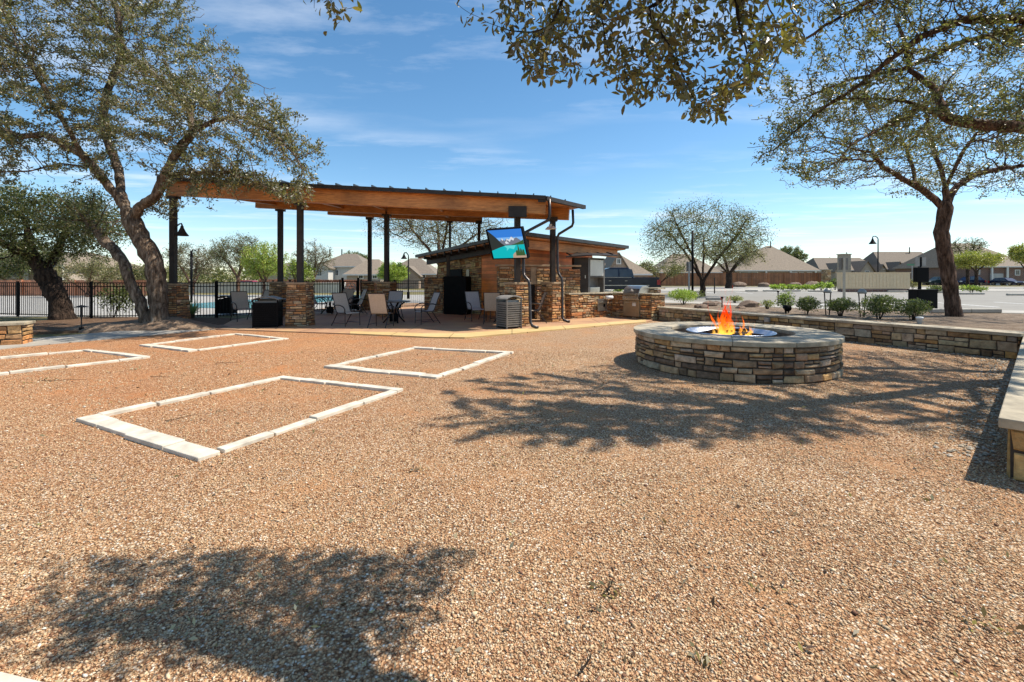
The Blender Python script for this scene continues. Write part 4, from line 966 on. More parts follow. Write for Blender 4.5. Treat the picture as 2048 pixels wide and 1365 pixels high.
sp_([(-1, -1), (1, -1), (1, 1), (-1, 1)], 0, 0); sp_([(-1, -.1), (1, -.1), (1, .45), (-1, .45)], 1, 1)
sp_([(-.6, -.15), (-.5, .28), (-.38, .2), (-.25, .42), (-.1, .22), (.05, .38), (.2, .3), (.35, .5), (.5, .35), (.62, .42), (.9, .15), (.9, -.15)], 2, 2)
sp_([(-.28, .3), (-.25, .41), (-.16, .3), (-.2, .22)], 7, 3); sp_([(.0, .22), (.05, .37), (.18, .29), (.33, .48), (.5, .33), (.42, .2), (.3, .3), (.2, .12), (.1, .25)], 7, 3); sp_([(-.1, .1), (.0, .2), (.06, .12), (.15, .02), (-.05, .0)], 7, 3)
sp_([(-1, -.5), (-1, .98), (-.86, .8), (-.7, .62), (-.5, .35), (-.32, .05), (-.15, -.1), (-.1, -.2)], 3, 4); sp_([(1, .25), (.8, .12), (.5, .0), (.25, -.08), (.2, -.2), (1, -.2)], 6, 4)
sp_([(-1, -1), (1, -1), (1, -.08), (.3, -.1), (-.1, -.12), (-.5, -.25), (-1, -.45)], 4, 5); sp_([(-.2, -.14), (.5, -.12), (.35, -.4), (.1, -.3), (-.1, -.5), (-.05, -.3)], 5, 6)
sp_([(.2, -1), (.25, -.75), (.4, -.6), (.6, -.72), (.8, -.65), (1, -.8), (1, -1)], 8, 6)
for x0, h in ((.62, .75), (.75, .5), (.5, .35), (.88, .42)):
    sp_([(x0 - .08, -.85), (x0 + .08, -.85), (x0 + .05, -.5), (x0 + .06, -.5), (x0, -.85 + h * 1.1), (x0 - .06, -.5)], 6, 7)
mb.build('screen', sm_, tv)
mb = MB(); mb.bar(tvp(0, .3, -.07), (.17, 14.3, pc.z + .1), .09, .09); mb.bar(tvp(0, -.3, -.07), (.17, 14.3, pc.z - .1), .07, .07); mb.build('mount_arm', BLACK, tv)

# ---------------------------------------------------------------- bar hut
hut = thing('bar_hut', 'stone and cedar bar hut with low dark roof behind the television', 'building', (0, 0, 0))
O = Vector((.37, 17.3, 0)); U = Vector((-.64, .768, 0)); V_ = Vector((.66, .751, 0))
K, Lp, Rp = Vector((.35, 15.95, 3.2)), Vector((-4.75, 22.3, 2.72)), Vector((5.22, 20.3, 3.02)); Bp = Lp + Rp - K
mb = MB(); dn = Vector((0, 0, -.13)); vs = [K, Rp, Bp, Lp]; mb.add([p + dn for p in vs] + vs, BF); mb.build('roof', ROOFM, hut)
mb = MB(); 
def lerp(a, b, f): return a + (b - a) * f
ctr = (K + Rp + Bp + Lp) / 4
mb.add([lerp(p, ctr, .03) + Vector((0, 0, -.18)) for p in vs] + [lerp(p, ctr, .03) + Vector((0, 0, -.135)) for p in vs], BF); mb.build('soffit', SOFF, hut)
e1 = (Rp - K).normalized(); e2 = (Lp - K).normalized()
mb = MB(); mb.bar(K + e1 * .5 + e2 * .45 + Vector((0, 0, -.36)), Rp - e1 * .35 + e2 * .45 + Vector((0, 0, -.34)), .14, .32); mb.build('beam', WOODB, hut)
mb = MB(); mb.bar(K + e2 * .3 + e1 * .55 + Vector((0, 0, -.34)), Lp - e2 * .3 + e1 * .55 + Vector((0, 0, -.34)), .14, .28); mb.build('beam', BRONZE, hut)
for k in range(12):
    p = K + e2 * (.5 + k * .62) + Vector((0, 0, -.22)); mb = MB(); mb.bar(p + e1 * .05, p + e1 * .9, .06, .15); mb.build('rafter', BRONZE, hut)
# walls
zl = lambda s: 3.2 - .075 * s - .42
def wallmb(mb, o, d, L, h0, h1, th, inward, m_=0):
    d = d.normalized(); a = o; b = o + d * L; n = inward * th
    vs = [a, b, b + n, a + n]; vs = [(p.x, p.y, .02) for p in vs] + [(a.x, a.y, h0), (b.x, b.y, h1), ((b + n).x, (b + n).y, h1), ((a + n).x, (a + n).y, h0)]
    mb.add(vs, BF if d.cross(inward).z > 0 else [f[::-1] for f in BF], m_)
mb = MB(); wallmb(mb, O, U, 2.6, 2.82, 2.68, .2, V_); wallmb(mb, O + V_ * .0, V_, 5.1, 2.82, 2.62, .2, U); mb.build('cedar_wall', SIDING, hut)
mb = MB(); o2 = O + U * 2.6; wallmb(mb, o2, U, 3.6, 2.70, 2.36, .3, V_, 1)
masonry(mb, lambda s, tt, e: tuple(o2 + U * s - V_ * e + Vector((0, 0, .02 + tt * (1 - .03 * s)))), 3.6, 2.64, (.07, .18), (.14, .42), PALP + [(.56, .42, .20)] * 4 + [(.50, .36, .16)] * 2)
mb.build('stone_wall', [STONE, MORTAR], hut, color=True)
for s0, z0, z1, w_ in ((2.55, .9, 1.95, .22), (3.5, .9, 1.9, .26)):
    mb = MB(); p = O + U * (s0 + .9) - V_ * .06; mb.obox(p + Vector((0, 0, z0)), U * w_, V_ * .05, Vector((0, 0, z1 - z0))); mb.build('window', GLASS, hut)
mb = MB(); p = O + U * 4.0 - V_ * .09; mb.obox(p + Vector((0, 0, .03)), U * 1.1, V_ * .06, Vector((0, 0, 1.95))); mb.build('door', BLACK, hut)
# low half wall + dark counter box in front
a = PD(849, 612, 20.6); b = PD(886, 614, 19.9)
stonewall('low_stone_wall', (a[0], a[1]), (b[0], b[1]), .4, 1.62, hut, pal=PALP, ch=(.06, .15))
mb = MB(); p = Vector(PD(887, 600, 19.5)); p.z = .03; q2 = Vector(PD(932, 600, 19.0)); q2.z = .03; mb.obox(p, q2 - p, Vector((.15, .7, 0)), Vector((0, 0, 1.62))); mb.build('dark_cabinet', BLACK, hut, bevel=.02)
mb = MB(); mb.box((X(896.5, 19.6), 19.6, 2.05), (.14, .14, 1.0)); mb.build('porch_post', BRONZE, hut)
# stone wainscot wall near the front, with niche
stonewall('half_wall', (-.47, 16.75), (.70, 17.05), .35, 1.98, hut, pal=PALP, ch=(.07, .16)); stonewall('half_wall', (.92, 17.1), (2.62, 17.55), .35, 1.92, hut, pal=PALP, ch=(.07, .16))
mb = MB(); mb.obox((.70, 17.2, .03), (.22, .05, 0), (-.03, .12, 0), (0, 0, 1.3)); mb.build('niche_panel', BRONZE, hut); 
mb = MB(); mb.obox((-.53, 16.70, 2.0), (3.2, .84, 0), (-.11, .44, 0), (0, 0, .07)); mb.build('cap_stone', CAPP, hut, bevel=.01)
stonewall('half_wall', (.70, 17.12), (.92, 17.16), .30, .02 + 1.96, hut, z0=0, pal=PALP, ends=False, back=False) if 0 else None
mb = MB(); mb.obox((.70, 17.06, 1.33), (.22, .05, 0), (-.08, .32, 0), (0, 0, .64)); mb.build('niche_lintel', CAPP, hut)

# ---------------------------------------------------------------- outdoor kitchen
kit = thing('kitchen_counter', 'stone outdoor kitchen counter with pale top running between pavilion and bed', 'counter', (0, 0, 0))
A_, B_, C_ = (2.20, 17.05), (4.05, 18.35), (5.12, 16.75)
stonewall('stone_base', A_, B_, .75, .92, kit, pal=PALP, ch=(.06, .14)); stonewall('stone_base', B_, C_, .78, .92, kit, pal=PALP, ch=(.06, .14))
stonewall('corner_pillar', (5.42, 17.35), (5.80, 17.75), .4, 1.12, kit, pal=PALG)
mb = MB(); mb.prism([(2.13, 16.98), (4.06, 18.28), (5.12, 16.66), (5.90, 17.15), (4.25, 19.45), (1.68, 17.7)], .94, .995); mb.build('countertop', CAP, kit, bevel=.008)
mb = MB(); mb.box((5.5, 17.62, 1.17), (.62, .62, .06), .8); mb.build('pillar_cap', CAP, kit)
nl = Vector((-.83, -.555, 0)); dl = Vector((.555, -.83, 0))
nA = Vector((.575, -.818, 0)); dA = Vector((.818, .575, 0))
p = Vector((3.30, 17.78, 0)) + nA * .05
mb = MB(); mb.obox(p + Vector((0, 0, .28)), dA * .52, nA * .03, Vector((0, 0, .46))); mb.build('access_door', STEEL, kit, bevel=.006)
mb = MB(); mb.obox(p + dA * .08 + nA * .03 + Vector((0, 0, .60)), dA * .36, nA * .04, Vector((0, 0, .03))); mb.obox(p + dA * .3 + nA * .03 + Vector((0, 0, .44)), dA * .09, nA * .006, Vector((0, 0, .11)), 1); mb.build('door_handle', [STEEL, BLACK], kit)
mb = MB(); mb.tube([p + dA * .42 + nA * .05 + Vector((0, 0, .80)), p + dA * .72 + nA * .12 + Vector((0, 0, .80))], .07, 12); mb.build('towel_roll', WHITE, kit, smooth=True)
# grill
gr = thing('barbecue_grill', 'stainless steel gas grill with closed hood built into the stone counter', 'grill', (0, 0, 0))
gp_ = Vector((4.42, 17.80, 0)) + nl * .02; gw = .78
mb = MB(); mb.obox(gp_ + nl * .0 + Vector((0, 0, .10)), dl * gw, nl * .07, Vector((0, 0, .60))); mb.build('cabinet_door', M('tan_steel', (.33, .27, .19), .35, .6, .2, 3, .1), gr, bevel=.006)
mb = MB(); mb.obox(gp_ + nl * .0 + Vector((0, 0, .72)), dl * gw, nl * .13, Vector((0, 0, .16))); mb.build('control_panel', STEEL, gr, bevel=.006)
for k in range(6):
    mb = MB(); c = gp_ + dl * (.1 + k * .115) + nl * .13 + Vector((0, 0, .80)); mb.tube([c, c + nl * .04], .028, 12); mb.build('knob', STEEL, gr)
mb = MB(); prof = [(.10, .90), (.09, 1.0), (.02, 1.16), (-.12, 1.26), (-.35, 1.28), (-.50, 1.22), (-.55, .9)]
vs = [gp_ + dl * 0.0 + nl * a + Vector((0, 0, b)) for a, b in prof] + [gp_ + dl * gw + nl * a + Vector((0, 0, b)) for a, b in prof]; m_ = len(prof)
mb.add(vs, [(i, i + 1, m_ + i + 1, m_ + i) for i in range(m_ - 1)] + [tuple(range(m_))[::-1], tuple(range(m_, 2 * m_)), (0, m_, 2 * m_ - 1, m_ - 1)]); mb.build('hood', STEEL, gr, bevel=.008)
mb = MB(); c0 = gp_ + dl * .08 + nl * .17 + Vector((0, 0, .96)); mb.tube([c0, c0 + dl * .62], .018, 8)
for k in (.03, .59): mb.tube([c0 + dl * k, c0 + dl * k - nl * .09], .012, 6)
mb.build('hood_handle', STEEL, gr)
mb = MB(); c0 = gp_ + dl * .42 + nl * .075 + Vector((0, 0, 1.10)); mb.tube([c0, c0 + nl * .015], .04, 14); mb.build('thermometer', WHITE, gr)
mb = MB(); mb.obox(gp_ + dl * .45 + nl * .072 + Vector((0, 0, .50)), dl * .17, nl * .003, Vector((0, 0, .15))); mb.build('notice', WHITE, gr)
mb = MB(); mb.obox(gp_ + dl * .1 + nl * .072 + Vector((0, 0, .62)), dl * .55, nl * .03, Vector((0, 0, .02))); mb.build('door_handle', STEEL, gr)
# kiosk cabinet on counter
ki = thing('bar_cabinet', 'grey metal corner cabinet with small awning roof standing on the counter', 'cabinet', (0, 0, 0))
k0, k1, k2 = Vector((2.42, 17.75, .995)), Vector((3.0, 17.85, .995)), Vector((3.78, 18.55, .995)); up = Vector((0, 0, 1.38)); bk = Vector((-.35, .45, 0))
mb = MB(); d = k1 - k0; mb.obox(k0, d, Vector((-.05, .3, 0)), up); mb.build('side_cabinet', BRONZE, ki, bevel=.006)
for k in (.35, .75):
    mb = MB(); c = k0 + d * k + Vector((.01, -.03, .62)); mb.box(c, (.03, .03, .12)); mb.build('handle', STEEL, ki)
d = (k2 - k1); dn_ = d.normalized(); fn_ = Vector((dn_.y, -dn_.x, 0))
mb = MB(); mb.obox(k1 + Vector((0, 0, .0)), dn_ * .07, -fn_ * .3, up); mb.obox(k2 - dn_ * .07, dn_ * .07, -fn_ * .3, up); mb.obox(k1 + dn_ * .07 - fn_ * .27, d - dn_ * .14, -fn_ * .03, up); mb.obox(k1 + dn_ * .07 + up * .44, d - dn_ * .14, -fn_ * .27, Vector((0, 0, .03))); mb.obox(k1 + dn_ * .07 + up * .97, d - dn_ * .14, -fn_ * .27, Vector((0, 0, .04))); mb.build('frame', TAUPE, ki)
mb = MB(); mb.obox(k1 + dn_ * .10 + fn_ * .012 + up * .48, d - dn_ * .20, -fn_ * .02, up * .46); mb.build('front_panel', M('light_panel', (.50, .48, .44), .35, .3, .1, 2, 0), ki, bevel=.004)
mb = MB(); mb.obox(k1 + dn_ * .16 - fn_ * .04 + Vector((0, 0, .01)), dn_ * .62, -fn_ * .2, Vector((0, 0, .20))); mb.build('drawer_box', STEEL, ki, bevel=.006)
mb = MB(); zt = k0.z + 1.40; e_ = [(2.05, 17.35, zt), (3.05, 17.35, zt + .07), (4.25, 18.30, zt + .10), (4.0, 18.9, zt + .22), (2.6, 18.35, zt + .20)]
mb.add([(a, b, c - .05) for a, b, c in e_] + e_, [(4, 3, 2, 1, 0), (5, 6, 7, 8, 9)] + [(i, (i + 1) % 5, 5 + (i + 1) % 5, 5 + i) for i in range(5)])
for k in range(5):
    f = k / 4 * .8 + .1; a = Vector(e_[0]).lerp(Vector(e_[2]), f); mb.bar(a + Vector((0, -.02, .04)), a + Vector((-.1, .7, .16)), .03, .05)
mb.build('awning_roof', BRONZE, ki)

# ---------------------------------------------------------------- bins
def slat_bin(label, x, y, rz, w_, d_, h, body, slat, lid, group='slatted litter bins', slats=11, dark=False):
    t = thing('trash_bin', label, 'bin', (x, y, .03), rz, group)
    mb = MB(); mb.box((0, 0, h * .41), (w_ - .06, d_ - .06, h * .78)); mb.build('inner_bin', BLACK, t)
    for sx_ in (-1, 1):
        for sy_ in (-1, 1):
            mb = MB(); mb.box((sx_ * (w_ / 2 - .015), sy_ * (d_ / 2 - .015), h * .46), (.035, .035, h * .92)); mb.build('corner_post', body, t)
    for nm, c, sz in (('slat_panel', (0, -d_ / 2 + .008), (w_ - .07, .022)), ('slat_panel', (0, d_ / 2 - .008), (w_ - .07, .022)), ('slat_panel', (-w_ / 2 + .008, 0), (.022, d_ - .07)), ('slat_panel', (w_ / 2 - .008, 0), (.022, d_ - .07))):
        mb = MB(); ph = h * .74 / slats
        for k in range(slats): mb.box((c[0], c[1], .05 + ph * (k + .5)), (sz[0], sz[1], ph * .66))
        mb.build(nm, slat, t)
    mb = MB(); mb.box((0, 0, h * .80), (w_, d_, .03)); mb.build('rim', body, t)
    mb = MB(); n = 12; vs = []
    for yy in (-d_ / 2 - .02, d_ / 2 + .02):
        for k in range(n + 1):
            f = k / n * 2 - 1; vs.append((f * (w_ / 2 + .02), yy, h * .93 + .09 * (1 - f * f)))
        for k in range(n, -1, -1):
            f = k / n * 2 - 1; vs.append((f * (w_ / 2 + .02), yy, h * .93 + .09 * (1 - f * f) - .03))
    m_ = 2 * (n + 1); mb.add(vs, [tuple(range(m_)), tuple(range(m_, 2 * m_))[::-1]] + [(i, (i + 1) % m_, m_ + (i + 1) % m_, m_ + i) for i in range(m_)]); mb.build('lid', lid, t)
    mb = MB(); mb.box((0, d_ / 2 - .03, h * .87), (w_ - .06, .02, h * .12)); mb.box((0, -d_ / 2 + .10, h * .845), (w_ - .08, .015, h * .07)); mb.build('hood_panel', lid, t); return t
x, y, _ = G(1018, 657, .03); slat_bin('grey slatted bin with arched lid in front of the television post', x, y + .1, .62, .56, .56, .98, TAUPE, TAUPE, GREYM)
x, y, _ = G(529, 655, .03); slat_bin('larger black bin left of the front pavilion pier, nearest the gravel', x, y + .2, .25, .72, .62, .93, BLACK, BLACK, TAUPE)
x, y, _ = G(454, 628, .03); slat_bin('smaller black bin against the pool fence behind the left chairs', x, y, .0, .60, .5, .75, BLACK, BLACK, BLACK)

# ---------------------------------------------------------------- chairs and tables
def make_chair(sl):
    t = thing('patio_chair', 'x', 'chair', (0, 0, 0))
    prof = [(.40, 1.04), (.385, 1.0), (.31, .82), (.24, .62), (.20, .52), (.16, .445), (.10, .42), (-.06, .415), (-.2, .43), (-.26, .43), (-.29, .40)]
    def strip(pr, nm):
        mb = MB(); hw = .255; vs = []
        for a, b in pr: vs += [(-hw, a, b), (hw, a, b), (hw, a + .012, b - .006), (-hw, a + .012, b - .006)]
        k = len(pr); fs = [(4 * i + j, 4 * i + (j + 1) % 4, 4 * i + 4 + (j + 1) % 4, 4 * i + 4 + j) for i in range(k - 1) for j in range(4)] + [(3, 2, 1, 0), (4 * k - 4, 4 * k - 3, 4 * k - 2, 4 * k - 1)]
        mb.add(vs, fs); mb.build(nm, sl, t)
    strip(prof[:6], 'backrest'); strip(prof[5:], 'seat')
    for s in (-1, 1):
        mb = MB(); mb.tube([(s * .27, a, b) for a, b in prof], .014, 6); mb.build('side_rail', FRAMEM, t, smooth=True)
        mb = MB(); mb.tube([(s * .28, .25, .64), (s * .31, .12, .67), (s * .32, -.08, .665), (s * .31, -.22, .62), (s * .30, -.28, .54), (s * .29, -.27, .42)], .017, 6); mb.build('armrest', FRAMEM, t, smooth=True)
        mb = MB(); mb.tube([(s * .28, -.26, .43), (s * .28, -.28, 0)], .015, 6); mb.build('leg', FRAMEM, t)
        mb = MB(); mb.tube([(s * .28, .10, .42), (s * .28, .24, .22), (s * .28, .40, 0)], .015, 6); mb.build('leg', FRAMEM, t)
        mb = MB(); mb.tube([(s * .28, -.275, .1), (s * .28, .33, .1)], .01, 5); mb.build('stretcher', FRAMEM, t)
    mb = MB(); mb.tube([(-.27, .40, 1.04), (.27, .40, 1.04)], .014, 6); mb.build('top_rail', FRAMEM, t)
    return t
CH1 = make_chair(SLING); CH2 = make_chair(SLINGP); used = set()
def chair(px, py, D, face, label, proto=CH1):
    """face: heading of the seat front in degrees, 0 = towards +X, 90 = away"""
    rz = math.radians(face + 90)
    loc = (X(px, D), D, .03); g = 'sling patio chairs under the pavilion'
    if id(proto) not in used:
        used.add(id(proto)); proto.location = loc; proto.rotation_euler = (0, 0, rz); proto['label'] = label; proto['group'] = g; return proto
    return dup(proto, loc, rz, label, g)
chair(694, 0, 14.6, -32, 'brown sling chair in side view facing right, left of the front dining table')
chair(763, 0, 14.2, 84, 'tan sling chair seen squarely from behind at the front dining table')
chair(852, 0, 15.3, 212, 'brown sling chair in side view facing left, right of the front dining table', CH2)
chair(952, 0, 16.4, -62, 'grey sling chair facing the camera left of the slatted bin', CH2)
chair(785, 0, 17.0, 265, 'grey sling chair facing the camera across the front dining table', CH2)
chair(486, 0, 16.3, -40, 'dark brown sling chair left of the larger black bin, facing right')
chair(566, 0, 17.0, 215, 'purple-grey sling chair just left of the front pier', CH2)
chair(525, 0, 18.6, 255, 'dark chair on the far side of the table behind the larger black bin')
chair(636, 0, 20.0, 0, 'small far chair right of the front pier at the pool side table')
chair(712, 0, 19.4, 215, 'dark chair near the gate emblem behind the brown side-view chair')
chair(690, 0, 21.0, 265, 'farthest dark chair beyond the pool side table')
chair(1000, 0, 17.6 - 1.6, 200, 'tan chair half hidden behind the grey slatted bin')
chair(1068, 0, 15.6, 185, 'pale sling chair seen between the two right-hand stone piers')
chair(985, 0, 15.4, 90, 'chair with its back to the camera peeking over the grey slatted bin')
def table(px, D, r, label, z=.74):
    t = thing('patio_table', label, 'table', (X(px, D), D, .03), 0, 'round patio tables under the pavilion')
    mb = MB(); mb.lathe([(.001, z - .03), (r - .02, z - .03), (r, z - .015), (r, z), (r - .02, z + .006), (.001, z + .006)], (0, 0, 0), 32); mb.build('tabletop', M('table_top', (.10, .09, .085), .35, .3, .2, 5, .1), t)
    for k in range(4):
        a = k * PI / 2 + .6; c, s = math.cos(a), math.sin(a); mb = MB(); mb.tube([(c * .4, s * .4, z - .03), (c * .22, s * .22, z - .16), (c * .14, s * .14, .42), (c * .2, s * .2, .2), (c * .38, s * .38, 0)], .024, 7); mb.build('leg', BLACK, t, smooth=True)
    mb = MB(); mb.lathe([(.03, .0), (.15, .02), (.16, .25), (.14, .28), (.001, .3)], (0, 0, .02), 14); mb.build('umbrella_base', BLACK, t, smooth=True)
    return t
table(788, 15.7, .56, 'dark round dining table among the front chairs'); table(540, 17.2, .62, 'dark round table behind the larger black bin'); table(660, 19.8, .6, 'dark round table at the pool side, right of the front pier'); table(1006, 15.9, .45, 'dark table hidden behind the grey slatted bin')
mb = MB(); mb.lathe([(.001, 0), (.04, 0), (.045, .05), (.045, .2), (.03, .26), (.001, .27)], (X(757, 17.9), 17.9, .77 + .3), 12)
# ---------------------------------------------------------------- fences
def iron_fence(label, pts, h, z0=0.0, group='black iron pool fences', name='iron_fence'):
    t = thing(name, label, 'fence', (0, 0, 0), 0, group)
    for i in range(len(pts) - 1):
        a, b = Vector((*pts[i], z0)), Vector((*pts[i + 1], z0)); d = b - a; L = d.length; d.normalize(); n = max(1, round(L / 2.3))
        for k in range(n + (i == len(pts) - 2)):
            p = a + d * L * k / n; mb = MB(); mb.box((p.x, p.y, z0 + h * .51), (.065, .065, h * 1.02), math.atan2(d.y, d.x)); mb.box((p.x, p.y, z0 + h * 1.03), (.08, .08, .02), math.atan2(d.y, d.x)); mb.build('post', BLACK, t)
        mb = MB()
        for zz in (.1, h - .16, h - .02): mb.bar(a + Vector((0, 0, zz)), b + Vector((0, 0, zz)), .03, .035)
        m_ = int(L / .115)
        for k in range(1, m_): 
            p = a + d * L * k / m_; mb.bar(p + Vector((0, 0, .05)), p + Vector((0, 0, h - .02)), .018, .018, up=tuple(d))
        mb.build('picket_panel', BLACK, t)
    return t
iron_fence('black iron fence behind the big oak, from the left edge to the left bin', [(-24, 19.5), (-20.2, 18.6), (X(183, 17.6), 17.6), (X(432, 17.9), 17.9)], 1.40)
iron_fence('black iron fence stretch behind the smaller black bin, up to the rear pier', [(X(434, 17.95), 17.95), (X(546, 19.7), 19.7)], 1.42)
iron_fence('black iron fence beyond the pool side table, right of the front pier', [(X(580, 20.5), 20.5), (X(680, 22), 22)], 1.46)
iron_fence('farthest black iron fence, between the tall posts and the bar hut', [(X(722, 22.8), 22.8), (X(850, 25), 25)], 1.46)
gt = thing('iron_gate', 'black gate with a round star emblem between the pool fence stretches', 'gate', (X(683, 21.9), 21.9, .0)); gx = X(720, 22.0) - X(683, 21.9)
mb = MB()
for xx in (0.05, gx - .05): mb.box((xx, 0, .8), (.09, .09, 1.6))
mb.build('gate_post', BLACK, gt)
mb = MB()
for xx in (.12, gx - .12): mb.box((xx, 0, .75), (.04, .04, 1.4))
for zz in (.1, .75, 1.42): mb.box((gx / 2, 0, zz), (gx - .2, .04, .04))
mb.box((gx / 2, .0, .42), (gx - .26, .01, .6)); mb.build('gate_frame', BLACK, gt)
mb = MB(); cx, cz, rr_ = gx / 2, 1.09, .26; ring = [(cx + rr_ * math.cos(a * PI / 12), 0, cz + rr_ * math.sin(a * PI / 12)) for a in range(25)]; mb.tube(ring, .022, 6)
star = [(cx + rr_ * math.sin(k * 4 * PI / 5), -.0, cz + rr_ * math.cos(k * 4 * PI / 5)) for k in range(6)]
for k in range(5): mb.tube([star[k], star[k + 1]], .014, 5)
mb.build('star_emblem', STEEL, gt)

def wood_fence(label, a, b, h, z0, mat, group='brown timber privacy fences'):
    t = thing('timber_fence', label, 'fence', (0, 0, 0), 0, group); a, b = Vector((*a, z0)), Vector((*b, z0)); d = (b - a); L = d.length; d.normalize(); nn = Vector((d.y, -d.x, 0))
    mb = MB(); s = 0; rr = random.Random(int(L * 10))
    while s < L:
        w_ = .14 if L < 60 else .22; mb.obox(a + d * s, d * (w_ - .012), nn * .02, Vector((0, 0, h + rr.uniform(-.02, .02))), 0); s += w_
    mb.build('boards', mat, t)
    mb = MB(); mb.obox(a + nn * -.02 + Vector((0, 0, h + .01)), d * L, nn * .1, Vector((0, 0, .05))); mb.build('top_rail', mat, t)
    for k in range(int(L / 2.5) + 1):
        pass
    mb = MB()
    for k in range(int(L / 2.6) + 1): mb.box((*(a + d * k * 2.6 + nn * .07)[:2], z0 + h / 2 + .03), (.12, .12, h + .1), math.atan2(d.y, d.x))
    mb.build('fence_posts', mat, t)
    return t
wood_fence('reddish timber fence behind the iron fence at far left', (-70, 44), (X(300, 43), 43), 1.62, -.2, FENCEW2)
wood_fence('long dark brown timber fence across the lot, behind the round-headed oak', (X(1290, 82), 82), (X(1648, 78), 78), 2.25, .4, FENCEW)
wood_fence('small stretch of rusty timber fence behind the rear-left pier', (X(520, 60), 60), (X(640, 58), 58), 1.5, 0, FENCEW2)
wood_fence('low red-brown timber fence in front of the white house', (X(640, 62), 62), (X(735, 62), 62), 1.45, 0, FENCEW2)
# long pale wall beyond the pool
stw = thing('boundary_wall', 'long pale low wall beyond the pool on the left', 'wall', (0, 0, 0)); mb = MB(); mb.box((X(480, 52), 52, .55), (24, .3, 1.1)); mb.build('wall', STUC, stw); mb = MB(); mb.box((X(480, 52), 51.97, 1.14), (24.1, .4, .09)); mb.build('coping', TRIM, stw)
stp = thing('stone_post', 'stone pillar ending the brown fence, left of the mailbox cabinet', 'pillar', (0, 0, 0))
stonewall('stone_shaft', (X(1650, 76), 76), (X(1662, 76), 76), .9, 2.7, stp, z0=.4, pal=PALG, ch=(.2, .35), sw=(.3, .6)); mb = MB(); mb.box((X(1656, 76), 76.45, 3.16), (1.3, 1.3, .14)); mb.build('cap', CAP, stp)

